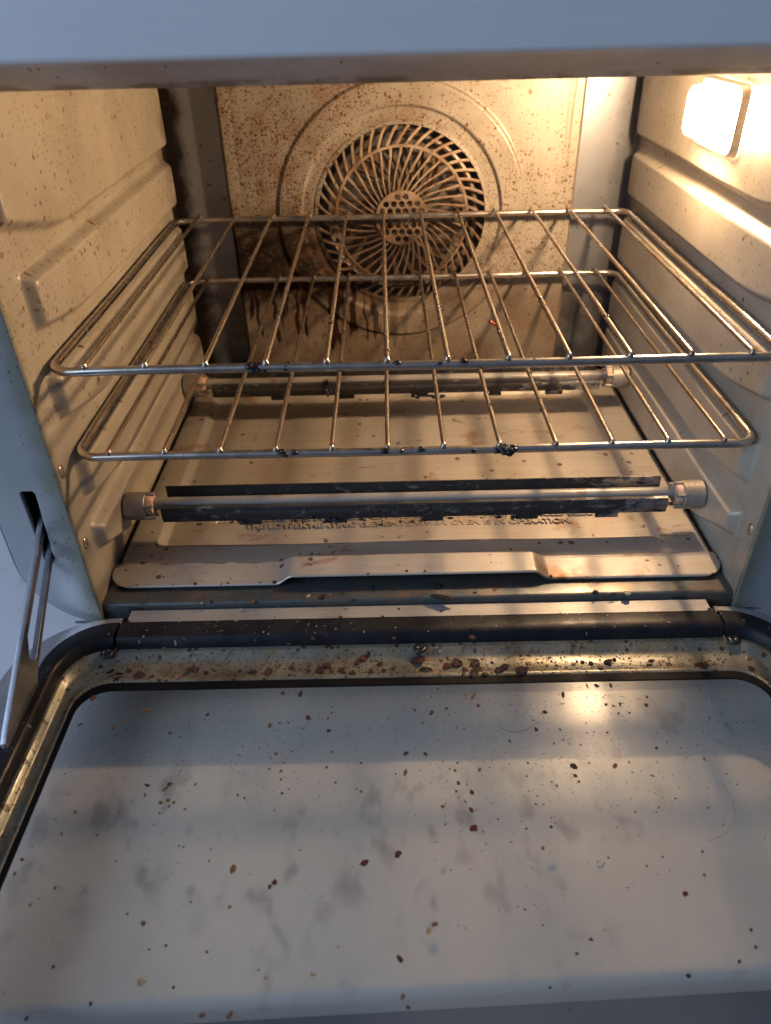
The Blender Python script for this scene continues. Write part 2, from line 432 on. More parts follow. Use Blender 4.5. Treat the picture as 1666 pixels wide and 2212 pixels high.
M = dict(
    wall_l=m_enamel('spattered_wall_enamel', False), wall_r=m_enamel('lightly_spattered_wall_enamel', True),
    panel=m_backpanel(), back=m_backsteel(), grille=m_grille(),
    frame=m_frame('satin_front_frame'), lip=m_lip(),
    wire=m_rackwire('browned_rack_rod', 0.75), bar=m_rackwire('rack_frame_wire', 0.45),
    tray=m_tray(), pan=m_pan(), glass=m_glass(), marble=m_marble(), gasket=m_gasket(),
    reflector=m_reflector(), quartz=m_quartz(),
    steel=m_steel('plain_steel', (0.56, 0.57, 0.60), 0.30),
    strip=m_steel('hinge_strip_steel', (0.34, 0.325, 0.305), 0.48, brown=0.10, metal=0.4, brush=(2, 60, 60), bscale=12),
    rim=m_steel('door_rim_steel', (0.55, 0.54, 0.55), 0.34, metal=0.8),
    arm=m_steel('hinge_arm_steel', (0.30, 0.31, 0.34), 0.36, brown=0.12),
    floor=m_steel('dark_floor_steel', (0.09, 0.105, 0.11), 0.38, brown=0.35, metal=0.6),
    cap=m_steel('element_cap_steel', (0.40, 0.38, 0.35), 0.46, brown=0.35, metal=0.6),
    ceramic=simple('ceramic_collar', (0.55, 0.36, 0.25), 0.6, 0.0, 0.25, 150),
    black=simple('black_void', (0.008, 0.008, 0.009), 0.6),
    seal=simple('black_glass_seal', (0.004, 0.004, 0.005), 0.6, Specular_IOR_Level=0.1),
    dark=m_steel('dark_fan_housing', (0.12, 0.11, 0.10), 0.5, brown=0.5, metal=0.6),  # dark steel with brown patches for the fan chamber
    blade=m_steel('fan_blade_steel', (0.55, 0.46, 0.36), 0.26, brown=0.85),
    screw=m_steel('dark_screw', (0.035, 0.035, 0.04), 0.38, metal=0.6),
    rivet=m_steel('rivet_steel', (0.52, 0.44, 0.36), 0.32, brown=0.3),
    casing=m_steel('outer_casing_steel', (0.30, 0.32, 0.36), 0.4),
    clip=m_steel('lamp_clip_steel', (0.62, 0.58, 0.5), 0.3),
    char=simple('burnt_residue', (0.012, 0.010, 0.011), 0.32, 0.0, 0.4, 200),
)
lamp_n = N('lit_lamp_cover')
_em = lamp_n.n('ShaderNodeEmission')
_em.inputs[0].default_value = (1.0, 0.675, 0.39, 1); _em.inputs[1].default_value = LAMP_STRENGTH
M['bulb'] = lamp_n.done(_em.outputs[0])
cov = N('glowing_lamp_cover_glass')
_t = cov.n('ShaderNodeBsdfTransparent'); _t.inputs[0].default_value = (1, 0.98, 0.95, 1)
_e = cov.n('ShaderNodeEmission'); _e.inputs[0].default_value = (1.0, 0.66, 0.37, 1); _e.inputs[1].default_value = 230.0
_x = cov.n('ShaderNodeMixShader'); _x.inputs[0].default_value = 0.45
cov.l(_t.outputs[0], _x.inputs[1]); cov.l(_e.outputs[0], _x.inputs[2])
M['lamp'] = cov.done(_x.outputs[0])

# ------------------------------------------------------------------ builders
def link(name, me, parent=None, mat=None, smooth=35):
    if mat is not None:
        me.materials.clear(); me.materials.append(M[mat] if isinstance(mat, str) else mat)
    o = bpy.data.objects.new(name, me)
    COL.objects.link(o)
    if smooth:
        for p in me.polygons: p.use_smooth = True
        if smooth < 180: me.set_sharp_from_angle(angle=R(smooth))
    if parent is not None:
        o.parent = parent
        if parent.type == 'EMPTY': o.location = -parent.location
    return o
def from_bm(name, bm, parent=None, mat=None, smooth=35):
    bmesh.ops.recalc_face_normals(bm, faces=bm.faces)
    me = bpy.data.meshes.new(name); bm.to_mesh(me); bm.free()
    return link(name, me, parent, mat, smooth)
def thing(name, label, cat, loc, group=None):
    o = bpy.data.objects.new(name, None); COL.objects.link(o)
    o.empty_display_size = 0.05
    o.location = loc; o['label'] = label; o['category'] = cat
    if group: o['group'] = group
    return o
def box(bm, x0, x1, y0, y1, z0, z1, bev=0.0, seg=2):
    r = bmesh.ops.create_cube(bm, size=1.0)
    vs = r['verts']
    for v in vs:
        v.co = Vector(((x0+x1)/2 + v.co.x*(x1-x0), (y0+y1)/2 + v.co.y*(y1-y0), (z0+z1)/2 + v.co.z*(z1-z0)))
    if bev:
        es = list({e for v in vs for e in v.link_edges})
        bmesh.ops.bevel(bm, geom=es, offset=bev, segments=seg, profile=0.5, affect='EDGES')
def tube(bm, pts, rad, n=10, closed=False, cap=True, flat=1.0, nrm=None):
    pts = [Vector(p) for p in pts]
    m = len(pts); rings = []
    prev = None
    for i, p in enumerate(pts):
        if closed: t = pts[(i+1) % m] - pts[i-1]
        else: t = pts[min(i+1, m-1)] - pts[max(i-1, 0)]
        t.normalize()
        if nrm is not None: a = Vector(nrm)
        elif prev is None:
            a = Vector((0, 0, 1)) if abs(t.z) < 0.9 else Vector((1, 0, 0))
        else: a = prev
        a = (a - t*a.dot(t)).normalized(); prev = a
        b = t.cross(a)
        r = rad[i] if isinstance(rad, (list, tuple)) else rad
        rings.append([bm.verts.new(p + a*(math.cos(2*math.pi*k/n)*r*flat) + b*(math.sin(2*math.pi*k/n)*r)) for k in range(n)])
    for i in range(m if closed else m-1):
        A, B = rings[i], rings[(i+1) % m]
        for k in range(n): bm.faces.new((A[k], A[(k+1) % n], B[(k+1) % n], B[k]))
    if cap and not closed:
        bm.faces.new(rings[0][::-1]); bm.faces.new(rings[-1])
def grid_mesh(name, P):
    """P: array (nu, nv, 3)"""
    nu, nv = P.shape[:2]
    idx = np.arange(nu*nv).reshape(nu, nv)
    f = np.stack([idx[:-1, :-1], idx[1:, :-1], idx[1:, 1:], idx[:-1, 1:]], -1).reshape(-1, 4)
    me = bpy.data.meshes.new(name)
    me.from_pydata(P.reshape(-1, 3).tolist(), [], f.tolist())
    me.update()
    return me
def loft(bm, loops, closed=True, caps=False):
    V = [[bm.verts.new(p) for p in L] for L in loops]
    n = len(V[0])
    for A, B in zip(V[:-1], V[1:]):
        for k in range(n if closed else n-1):
            bm.faces.new((A[k], A[(k+1) % n], B[(k+1) % n], B[k]))
    if caps and not closed:
        bm.faces.new([v[0] for v in V]); bm.faces.new([v[-1] for v in V][::-1])
    return V
def extrude_x(bm, prof, x0, x1, closed=True, nx=1):
    xs = [x0 + (x1-x0)*i/nx for i in range(nx+1)]
    V = [[bm.verts.new((x, p[0], p[1])) for p in prof] for x in xs]
    n = len(prof)
    for A, B in zip(V[:-1], V[1:]):
        for k in range(n if closed else n-1):
            bm.faces.new((A[k], A[(k+1) % n], B[(k+1) % n], B[k]))
    if closed:
        bm.faces.new(V[0][::-1]); bm.faces.new(V[-1])
def smooth01(x): 
    x = np.clip(x, 0, 1); return x*x*(3-2*x)
def plate(loops, thick, bev, to3d):
    """flat plate cut out of closed outlines (first is the outside, the others holes), mapped to 3-D"""
    cu = bpy.data.curves.new('outline', 'CURVE'); cu.dimensions = '2D'; cu.fill_mode = 'BOTH'
    cu.extrude = thick/2; cu.bevel_depth = bev; cu.bevel_resolution = 2
    for L in loops:
        sp = cu.splines.new('POLY'); sp.points.add(len(L)-1); sp.use_cyclic_u = True
        for q, p in zip(sp.points, L): q.co = (p[0], p[1], 0, 1)
    o = bpy.data.objects.new('outline', cu); COL.objects.link(o)
    dg = bpy.context.evaluated_depsgraph_get(); dg.update()
    me = bpy.data.meshes.new_from_object(o.evaluated_get(dg))
    bpy.data.objects.remove(o); bpy.data.curves.remove(cu)
    me.materials.clear()
    for v in me.vertices: v.co = to3d(v.co)
    me.update()
    return me
def rrect(x0, x1, y0, y1, r, n=8):
    out = []
    for cx, cy, a0 in ((x1-r, y1-r, 0), (x0+r, y1-r, 90), (x0+r, y0+r, 180), (x1-r, y0+r, 270)):
        for i in range(n+1):
            a = R(a0 + 90*i/n); out.append((cx + r*math.cos(a), cy + r*math.sin(a)))
    return out

# ------------------------------------------------------------------ countertop (the surface the oven stands on)
CZ = -0.205
ang = 2.0
def counter():
    bm = bmesh.new()
    prof = []
    r, th = 0.006, 0.022
    for i in range(7):
        a = R(90 + 90*i/6); prof.append((r + r*math.cos(a), -r + r*math.sin(a)))
    for i in range(7):
        a = R(180 + 90*i/6); prof.append((r + r*math.cos(a), -th + r + r*math.sin(a)))
    prof += [(0.95, -th), (0.95, 0.0)]
    extrude_x(bm, prof, -1.3, 1.3)
    o = from_bm('countertop', bm, None, 'marble')
    o.location = (0.0, -0.2181, CZ); o.rotation_euler = (0, 0, R(ang))
    o['kind'] = 'structure'
    bm = bmesh.new(); box(bm, -1.25, 1.25, 0.02, 0.93, -0.9, -0.0225, 0.002)
    o2 = from_bm('cabinet_front', bm, None, simple('cabinet_paint', (0.16, 0.18, 0.22), 0.5))
    o2.location = o.location; o2.rotation_euler = o.rotation_euler; o2['kind'] = 'structure'
    bm = bmesh.new(); box(bm, -3, 3, -3, 3, -0.05, 0.0)
    f = from_bm('floor', bm, None, simple('floor_boards', (0.20, 0.17, 0.15), 0.5, 0, 0.2, 6))
    f.location = (0, 0, CZ-0.92); f['kind'] = 'structure'
counter()

# ------------------------------------------------------------------ oven
oven = thing('toaster_oven', 'grease-spattered countertop oven with its glass door folded open and inside lamp lit', 'oven', (0, 0.15, CZ))
FY = -0.0165          # plane of the front frame
WX = 0.199            # half width of the cavity

def side_wall(sgn):
    ys = np.linspace(FY+0.0005, 0.316, 300); zs = np.linspace(-0.1605, 0.134, 270)
    Y, Z = np.meshgrid(ys, zs, indexing='ij')
    def poly(pts):
        d = np.full(Y.shape, 9.0); n = len(pts); k = 750.0
        acc = np.zeros(Y.shape)
        for i in range(n):
            (y0, z0), (y1, z1) = pts[i], pts[(i+1) % n]
            L = math.hypot(y1-y0, z1-z0); nx, nz = -(z1-z0)/L, (y1-y0)/L
            s = (Y-y0)*nx + (Z-z0)*nz
            acc += np.exp(-k*np.clip(s, -0.05, 0.3))
        return -np.log(acc)/k
    B = 0.3135
    ribs = [
        [(-0.003, 0.069), (0.066, 0.0525), (B, 0.0525), (B, 0.20), (-0.003, 0.20)],
        [(0.0085, 0.0155), (0.065, 0.0065), (B, 0.0065), (B, 0.0445), (0.0085, 0.0445)],
        [(0.0040, -0.034), (0.062, -0.0475), (B, -0.0475), (B, -0.0065), (0.0040, -0.0065)],
        [(0.0070, -0.088), (0.066, -0.0995), (B, -0.0995), (B, -0.0600), (0.0070, -0.0600)],
        [(0.0030, -0.124), (0.055, -0.146), (B, -0.146), (B, -0.1055), (0.0030, -0.1055)],
    ]
    H = np.zeros(Y.shape)
    for r_ in ribs:
        H = np.maximum(H, 0.0070*smooth01((poly(r_)+0.0010)/0.0056))
    # the sheet is never quite flat
    W = np.array([[mnoise.noise(Vector((y*16, z*16, 3.0*sgn))) for z in zs[::10]] for y in ys[::10]])
    W = np.repeat(np.repeat(W, 10, 0), 10, 1)
    ker = np.ones(15)/15
    for ax in (0, 1):
        W = np.apply_along_axis(lambda m: np.convolve(np.pad(m, 7, mode='edge'), ker, 'valid'), ax, W)
        W = np.apply_along_axis(lambda m: np.convolve(np.pad(m, 7, mode='edge'), ker, 'valid'), ax, W)
    H = H + 0.0007*W[:Y.shape[0], :Y.shape[1]]
    P = np.stack([sgn*(WX-H), Y, Z], -1)
    if sgn > 0: P = P[::-1]
    me = grid_mesh('side_wall', P)
    o = link('side_wall', me, oven, 'wall_l' if sgn < 0 else 'wall_r', 180)
    for (y, z) in ((-0.0100, -0.0590), (-0.0085, -0.1105)):
        bm = bmesh.new()
        bmesh.ops.create_uvsphere(bm, u_segments=16, v_segments=8, radius=1.0)
        for v in bm.verts: v.co = Vector((sgn*WX - sgn*0.0012*v.co.x*-1*sgn*-1, y + 0.0030*v.co.y, z + 0.0042*v.co.z))
        from_bm('rivet', bm, o, 'rivet')
    return o
wall_l = side_wall(-1); wall_r = side_wall(1)
wall_l['label'] = 'left cavity wall, heavily spattered'

# ceiling, floor, back
bm = bmesh.new(); box(bm, -0.204, 0.204, 0.0022, 0.339, 0.1335, 0.137); from_bm('ceiling_plate', bm, oven, 'back')
bm = bmesh.new(); box(bm, -0.206, 0.206, 0.338, 0.341, -0.165, 0.138)
back = from_bm('back_wall', bm, oven, 'back')
for s in (-1, 1):
    bm = bmesh.new(); box(bm, min(s*0.2015, s*0.2045), max(s*0.2015, s*0.2045), 0.312, 0.3379, -0.165, 0.1334); from_bm('corner_strip', bm, back, 'back')
bm = bmesh.new()
extrude_x(bm, [(0.3375, -0.1610), (0.0300, -0.1605), (0.0180, -0.1556), (-0.0105, -0.1555), (-0.0122, -0.1559), (-0.0133, -0.1568), (-0.0137, -0.1582), (-0.0137, -0.176), (0.02, -0.176), (0.3375, -0.163)], -0.1985, 0.1985)
sill = from_bm('cavity_floor', bm, oven, 'floor')
for x in (-0.1775, 0.1655):
    bm = bmesh.new()
    me = plate([rrect(x-0.0048, x+0.0048, -0.166, -0.1588, 0.002, 4)], 0.001, 0.0002, lambda c: Vector((c.x, -0.0139+c.z, c.y)))
    bm.free(); link('hinge_notch', me, sill, 'black')  # flat black plate; the shade inside the notch is put into its colour

# back panel with the pressed fan rings
ZC = -0.0085; RG = 0.0752
def panel_depth(X, Z):
    r = np.sqrt(X*X + (Z-ZC)**2)
    h = 0.0026*smooth01((0.1090-r)/0.0022)            # plateau inside the outer ring
    h = h - 0.0034*smooth01((0.0886-r)/0.0024)        # dish inside the inner ring
    h = h - 0.0010*np.exp(-((np.abs(X)-0.1395)/0.0011)**2)*smooth01((Z-0.0)/0.02)
    e = np.minimum(0.153-np.abs(X), np.minimum(Z+0.150, 0.132-Z))
    h = h - 0.0105*(1-smooth01(e/0.0045))
    return 0.3235 - h
na, nr = 360, 90
P = np.zeros((na+1, nr, 3))
for i in range(na+1):
    a = 2*math.pi*i/na; c, s = math.cos(a), math.sin(a)
    ex = 0.153/abs(c) if abs(c) > 1e-6 else 9
    ez = ((0.132-ZC) if s > 0 else (0.150+ZC))/abs(s) if abs(s) > 1e-6 else 9
    rb = min(ex, ez)
    rr_ = RG + (rb-RG)*np.concatenate([np.linspace(0, 0.5, 55), np.linspace(0.5, 0.94, 23)[1:], np.linspace(0.94, 1, 14)[1:]])[:nr]
    P[i, :, 0] = rr_*c; P[i, :, 2] = ZC + rr_*s
P[:, :, 1] = panel_depth(P[:, :, 0], P[:, :, 2])
panel = link('back_panel', grid_mesh('back_panel', P), oven, 'panel', 180)
gy0 = float(panel_depth(np.array([RG]), np.array([ZC]))[0])
def gdome(r): return gy0 - 0.0045*(1-(r/RG)**2)
bm = bmesh.new()
def ring(bm, r0, r1, th):
    prof = [(r0, 0), (r0+0.0004, -th), (r1-0.0004, -th), (r1, 0), (r1-0.0004, th*0.6), (r0+0.0004, th*0.6)]
    L = [[(p[0]*math.cos(2*math.pi*k/128), gdome(p[0])+p[1], ZC+p[0]*math.sin(2*math.pi*k/128)) for k in range(128)] for p in prof]
    loft(bm, L + [L[0]], True)
ring(bm, 0.0733, 0.0770, 0.0010)
from_bm('grille_rim', bm, panel, 'panel', 50)
bm = bmesh.new()
ring(bm, 0.0563, 0.0590, 0.0011)
NB = 46
for k in range(NB):
    a = 2*math.pi*k/NB
    pts = []
    for t in np.linspace(0, 1, 5):
        r = 0.0585 + (0.0735-0.0585)*t; b = a - 0.16*(t-0.0)
        pts.append((r*math.cos(b), gdome(r), ZC + r*math.sin(b)))
    tube(bm, pts, 0.0013, 6, nrm=(0, 1, 0), flat=0.5)
    pts = []
    a = 2*math.pi*(k - k//8 - (1 if k % 8 > 3 else 0))/40 if k % 8 != 3 else a
    for t in np.linspace(0, 1, 9):
        r = 0.0195 + (0.0565-0.0195)*t; b = a + 0.34*(1-t)**1.5
        pts.append((r*math.cos(b), gdome(r), ZC + r*math.sin(b)))
    if k % 8 != 3: tube(bm, pts, [0.00055+0.0007*t for t in np.linspace(0, 1, 9)], 6, nrm=(0, 1, 0), flat=0.5)
grille = from_bm('fan_grille', bm, panel, 'grille', 50)
loops = [[(0.0228*math.cos(2*math.pi*k/64), 0.0228*math.sin(2*math.pi*k/64)) for k in range(64)]]
for q in range(-3, 4):
    for w in range(-4, 5):
        x = (q + (0.5 if w % 2 else 0))*0.0068; z = w*0.0059
        if math.hypot(x, z) < 0.0192: loops.append([(x+0.0029*math.cos(2*math.pi*k/14), z+0.0029*math.sin(2*math.pi*k/14)) for k in range(14)])
hub = plate(loops, 0.0012, 0.0003, lambda c: Vector((c.x, gdome(0.005)-0.0003+c.z, ZC+c.y)))
link('grille_hub', hub, panel, 'grille', 50)
# fan chamber: housing, heater coil and blade wheel behind the grille
bm = bmesh.new()
L = []
for (r, y) in ((0.0775, 0.3300), (0.0900, 0.3310), (0.0900, 0.3370), (0.0895, 0.3374)):
    L.append([(r*math.cos(2*math.pi*k/64), y, ZC+r*math.sin(2*math.pi*k/64)) for k in range(64)])
V = loft(bm, L, True); bm.faces.new(V[-1])
from_bm('fan_housing', bm, panel, 'dark')
bm = bmesh.new()
for k in range(22):
    a = 2*math.pi*k/22
    p = []
    for t in np.linspace(0, 1, 6):
        r = 0.018+0.037*t; b = a + 0.35*t
        for dy in (0.0, 0.0062):
            p.append(Vector((r*math.cos(b + dy*11), 0.3285+dy, ZC + r*math.sin(b + dy*11))))
    vs = [bm.verts.new(q) for q in p]
    for i in range(5): bm.faces.new((vs[2*i], vs[2*i+1], vs[2*i+3], vs[2*i+2]))
box(bm, -0.012, 0.012, 0.3275, 0.333, ZC-0.012, ZC+0.012, 0.004)
bl = from_bm('fan_blades', bm, panel, 'blade', 30)
bm = bmesh.new()
tube(bm, [(0.0655*math.cos(2*math.pi*k/96), 0.3315, ZC+0.0655*math.sin(2*math.pi*k/96)) for k in range(96)], 0.0026, 8, closed=True)
from_bm('heater_ring', bm, panel, 'dark')

# front frame with hinge slots
HW, ZB = 0.2390, -0.1680
outer = []
rc = 0.050
for i in range(15):
    a = R(180 + 90*i/14); outer.append((-HW+rc + rc*math.cos(a), ZB+rc + rc*math.sin(a)))
for i in range(15):
    a = R(270 + 90*i/14); outer.append((HW-rc + rc*math.cos(a), ZB+rc + rc*math.sin(a)))
outer = outer[:15] + [(-WX-0.0002, ZB), (-WX-0.0002, 0.150), (WX+0.0002, 0.150), (WX+0.0002, ZB)] + outer[15:] + [(HW, 0.165), (-HW, 0.165)]
def slot(s):
    p = [(-0.2222, -0.067), (-0.2205, -0.0655), (-0.2140, -0.0655), (-0.2125, -0.068), (-0.2148, -0.1145), (-0.2162, -0.1172), (-0.2205, -0.1172), (-0.2218, -0.1150)]
    return [(-s*x, z) for x, z in p]
frame_me = plate([outer, slot(-1), slot(1)], 0.0020, 0.0008, lambda c: Vector((c.x, FY+c.z, c.y)))
front = link('front_frame', frame_me, oven, 'frame', 40)
for s in (-1, 1):
    bm = bmesh.new()
    box(bm, min(s*0.2235, s*0.2115), max(s*0.2235, s*0.2115), FY+0.0025, FY+0.045, -0.122, -0.060)
    bm.faces.ensure_lookup_table()
    f = min(bm.faces, key=lambda q: q.calc_center_median().y); bmesh.ops.delete(bm, geom=[f], context='FACES_ONLY')
    from_bm('hinge_slot', bm, front, 'black')
# outer casing behind the frame
def casing_loop(hw, zb, y, r):
    return [(p[0], y, p[1]) for p in rrect(-hw, hw, zb, 0.30, r, 12)]
bm = bmesh.new()
V = loft(bm, [casing_loop(0.2400, -0.1690, FY+0.0035, 0.050), casing_loop(0.2428, -0.1716, FY+0.0022, 0.052), casing_loop(0.2432, -0.1720, FY+0.0045, 0.052), casing_loop(0.2432, -0.1720, 0.365, 0.052), casing_loop(0.236, -0.165, 0.372, 0.045)])
bm.faces.new(V[-1])
from_bm('outer_casing', bm, oven, 'casing')
for x in (-0.19, 0.19):
    for y in (0.03, 0.33):
        bm = bmesh.new()
        bmesh.ops.create_cone(bm, cap_ends=True, segments=24, radius1=0.014, radius2=0.017, depth=0.034, matrix=Matrix.Translation((x, y, CZ+0.017)))
        from_bm('foot', bm, oven, 'black')

# fascia above the opening, its lower edge rolled inwards
bm = bmesh.new()
prof = [(-0.0290, 0.300), (-0.0290, 0.1392), (-0.0286, 0.1378), (-0.0275, 0.1369), (-0.0030, 0.1262), (-0.0012, 0.1254), (0.0006, 0.1254), (0.0016, 0.1262), (0.0016, 0.300)]
extrude_x(bm, prof, -0.2425, 0.2425)
from_bm('fascia', bm, oven, 'lip', 50)

# lamp on the right wall
LY, LZ = -0.036, 0.0025
def lamp_loop(x, y0, y1, z0, z1, r): return [(x, p[0], p[1]) for p in rrect(y0+LY, y1+LY, z0+LZ, z1+LZ, r, 6)]
bm = bmesh.new()
V = loft(bm, [lamp_loop(0.1915, 0.1480, 0.2080, 0.0725, 0.1035, 0.005), lamp_loop(0.1785, 0.1500, 0.2060, 0.0745, 0.1018, 0.005), lamp_loop(0.1768, 0.1525, 0.2035, 0.0765, 0.0998, 0.004)])
bm.faces.new(V[-1])
lampo = from_bm('oven_lamp', bm, oven, 'lamp', 40)
bm = bmesh.new()
bmesh.ops.create_uvsphere(bm, u_segments=20, v_segments=12, radius=1.0)
for v in bm.verts: v.co = Vector((0.1848 + v.co.x*0.0088, 0.1780 + LY + v.co.y*0.0070, 0.0880 + LZ + v.co.z*0.0085))
from_bm('bulb', bm, lampo, 'bulb', 180)
bm = bmesh.new()
L = [lamp_loop(0.1912, 0.1455, 0.2105, 0.0690, 0.1070, 0.006), lamp_loop(0.1868, 0.1460, 0.2100, 0.0695, 0.1065, 0.006), lamp_loop(0.1862, 0.1466, 0.2094, 0.0701, 0.1059, 0.006), lamp_loop(0.1864, 0.1476, 0.2084, 0.0712, 0.1046, 0.005), lamp_loop(0.1912, 0.1478, 0.2082, 0.0714, 0.1044, 0.005)]
loft(bm, L)
lf = from_bm('lamp_frame', bm, lampo, 'clip')  # rim shaped taller to shade the wall around the lamp
for (z0, z1) in ((0.0925, 0.1005), (0.0700, 0.0785)):
    bm = bmesh.new()
    box(bm, 0.1885, 0.1908, 0.2165+LY, 0.2185+LY, z0+LZ, z1+LZ, 0.0006)
    from_bm('lamp_clip', bm, lampo, 'clip')

# heating elements
def element(y, z):
    root = None
    bm = bmesh.new()
    prof = [(0.0105, 0.0085), (0.0100, 0.0015), (0.0092, -0.0045), (0.0060, -0.0090), (-0.0040, -0.0098), (-0.0085, -0.0078), (-0.0098, -0.0030), (-0.0098, -0.0010), (-0.0090, 0.0002), (-0.0092, 0.0016), (-0.0086, 0.0032), (-0.0070, 0.0036)]
    outer = [(y+p[0], z+p[1]) for p in prof]
    inner = [(y+p[0]-math.copysign(0.0008, p[0]) if abs(p[0]) > 0.0065 else y+p[0], z+p[1]+(0.0008 if p[1] < -0.007 else 0.0)) for p in prof]
    extrude_x(bm, outer + inner[::-1], -0.166, 0.166, nx=40)
    for x in (-0.109, -0.052, 0.012, 0.075, 0.128):
        box(bm, x-0.0075, x+0.0075, y-0.0075, y-0.0062, z-0.0122, z-0.0072, 0.0004)
    g = from_bm('heating_element', bm, oven, 'reflector', 40)
    bm = bmesh.new(); tube(bm, [(x, y+0.0004, z+0.0012) for x in np.linspace(-0.179, 0.179, 12)], 0.0042, 20)
    from_bm('quartz_tube', bm, g, 'quartz')
    for s in (-1, 1):
        bm = bmesh.new()
        tube(bm, [(s*0.1905, y, z), (s*0.1775, y, z), (s*0.1770, y, z)], [0.0095, 0.0095, 0.0089], 12)
        for k in range(5):
            a = R(20 + 65*k); 
            tube(bm, [(s*0.1772, y+0.0088*math.cos(a), z+0.0088*math.sin(a)), (s*0.1715, y+0.0086*math.cos(a), z+0.0086*math.sin(a))], 0.0014, 6)
        from_bm('end_cap', bm, g, 'cap', 40)
        bm = bmesh.new()
        tube(bm, [(s*0.1768, y, z+0.0008), (s*0.1742, y, z+0.0008), (s*0.1725, y, z+0.0008), (s*0.1722, y, z+0.0008)], [0.0076, 0.0078, 0.0070, 0.0056], 20)
        from_bm('ceramic_collar', bm, g, 'ceramic')
    return g
el = element(0.0445, -0.1205)
el2 = element(0.2265, -0.1205)

# ------------------------------------------------------------------ the open door
def dloop(hw, yt, r, z, yb=-0.322, n=10):
    return [(p[0], p[1], z) for p in rrect(-hw, hw, yb-(hw-0.2)*0.6, yt, r, n)]
def cpath(hw, yt, r, z, cut, yb=-0.322, n=12):
    yb = yb-(hw-0.2)*0.6
    out = [(-cut, yt, z)]
    for cx, cy, a0 in ((-hw+r, yt-r, 90), (-hw+r, yb+r, 180), (hw-r, yb+r, 270), (hw-r, yt-r, 0)):
        for i in range(n+1):
            a = R(a0 + 90*i/n); out.append((cx + r*math.cos(a), cy + r*math.sin(a), z))
    return out + [(cut, yt, z)]
CUT = 0.1853
bm = bmesh.new()
PAN_T = [0.0, 0.24, 0.32, 0.42, 0.50, 0.80, 0.88, 0.95, 1.0]
PAN_Z = [-0.1668, -0.1668, -0.1675, -0.1706, -0.1716, -0.1716, -0.1706, -0.1701, -0.1712]
loft(bm, [dloop(0.2135-0.0147*t, -0.0345-0.0308*t, 0.027-0.008*t, z) for t, z in zip(PAN_T, PAN_Z)])
door = from_bm('door', bm, oven, 'pan', 180)
def pan_z(y): return float(np.interp((-0.0345-y)/0.0308, PAN_T, PAN_Z))
# outer rim of the door, split at the hinge
bm = bmesh.new()
loft(bm, [cpath(0.2405, -0.0205, 0.053, -0.1790, CUT), cpath(0.2430, -0.0182, 0.055, -0.1700, CUT), cpath(0.2430, -0.0182, 0.055, -0.1638, CUT), cpath(0.2424, -0.0188, 0.0545, -0.1626, CUT), cpath(0.2410, -0.0200, 0.053, -0.1622, CUT), cpath(0.2215, -0.0262, 0.036, -0.1622, CUT), cpath(0.2215, -0.0262, 0.036, -0.1790, CUT)], closed=False, caps=True)
from_bm('door_rim', bm, door, 'rim', 40)
bm = bmesh.new()
extrude_x(bm, [(-0.0142, -0.1660), (-0.0142, -0.1606), (-0.0148, -0.1600), (-0.0252, -0.1600), (-0.0252, -0.1660)], -0.1805, 0.1815)
bmesh.ops.bevel(bm, geom=[e_ for e_ in bm.edges if abs(e_.verts[0].co.x-e_.verts[1].co.x) < 1e-6 and abs(e_.verts[0].co.y-e_.verts[1].co.y) < 1e-6], offset=0.002, segments=3, affect='EDGES')
from_bm('hinge_strip', bm, door, 'strip', 40)
# gasket: a long hinge piece and a piece round the other three sides
gp = [(0.2222, -0.0248, 0.0362, -0.1640), (0.2222, -0.0248, 0.0362, -0.1606), (0.2216, -0.0255, 0.0355, -0.1598), (0.2170, -0.0330, 0.0310, -0.1590), (0.2135, -0.0378, 0.0275, -0.1596), (0.2122, -0.0394, 0.0262, -0.1608), (0.2106, -0.0416, 0.0246, -0.1660), (0.2104, -0.0420, 0.0244, -0.1690)]
bm = bmesh.new()
loft(bm, [cpath(a, b, c, z, CUT) for a, b, c, z in gp], closed=False, caps=True)
from_bm('gasket', bm, door, 'gasket', 40)
bm = bmesh.new()
pf = [(b, z) for a, b, c, z in gp]
extrude_x(bm, pf + [(gp[0][1], -0.1690)], -0.1835, 0.1838)
gm = from_bm('gasket', bm, door, 'gasket', 40)
gm['label'] = 'straight gasket piece along the hinge'
bm = bmesh.new()
box(bm, -0.1853, 0.1856, -0.0385, -0.0170, -0.178, -0.1645)
from_bm('hinge_gap', bm, door, 'black')  # solid black box; the shade in the gasket gaps is put into its colour
# seal line and glass
bm = bmesh.new()
loft(bm, [dloop(0.1990, -0.0650, 0.019, -0.1716), dloop(0.1989, -0.0651, 0.019, -0.1705), dloop(0.1962, -0.0702, 0.0170, -0.1708), dloop(0.1960, -0.0706, 0.0168, -0.1716)])
from_bm('glass_seal', bm, door, 'seal', 40)
bm = bmesh.new()
V = loft(bm, [dloop(0.2002, -0.0630, 0.0192, -0.1714), dloop(0.2002, -0.0630, 0.0192, -0.1754)])
bm.faces.new(V[0]); bm.faces.new(V[1][::-1])
from_bm('glass_pane', bm, door, 'glass', 20)
# screws
for x, y in ((-0.1885, -0.0455), (0.0003, -0.0462), (0.1895, -0.0440)):
    bm = bmesh.new()
    prof = [(0.0040, 0.0), (0.0040, 0.0007), (0.0034, 0.0013), (0.0024, 0.0015), (0.0018, 0.0008)]
    L = [[(x+p[0]*math.cos(2*math.pi*k/24), y+p[0]*math.sin(2*math.pi*k/24), -0.1668+p[1]) for k in range(24)] for p in prof]
    V = loft(bm, L); bm.faces.new(V[-1])
    sc = from_bm('screw', bm, door, 'screw', 50)
    bm.free if False else None
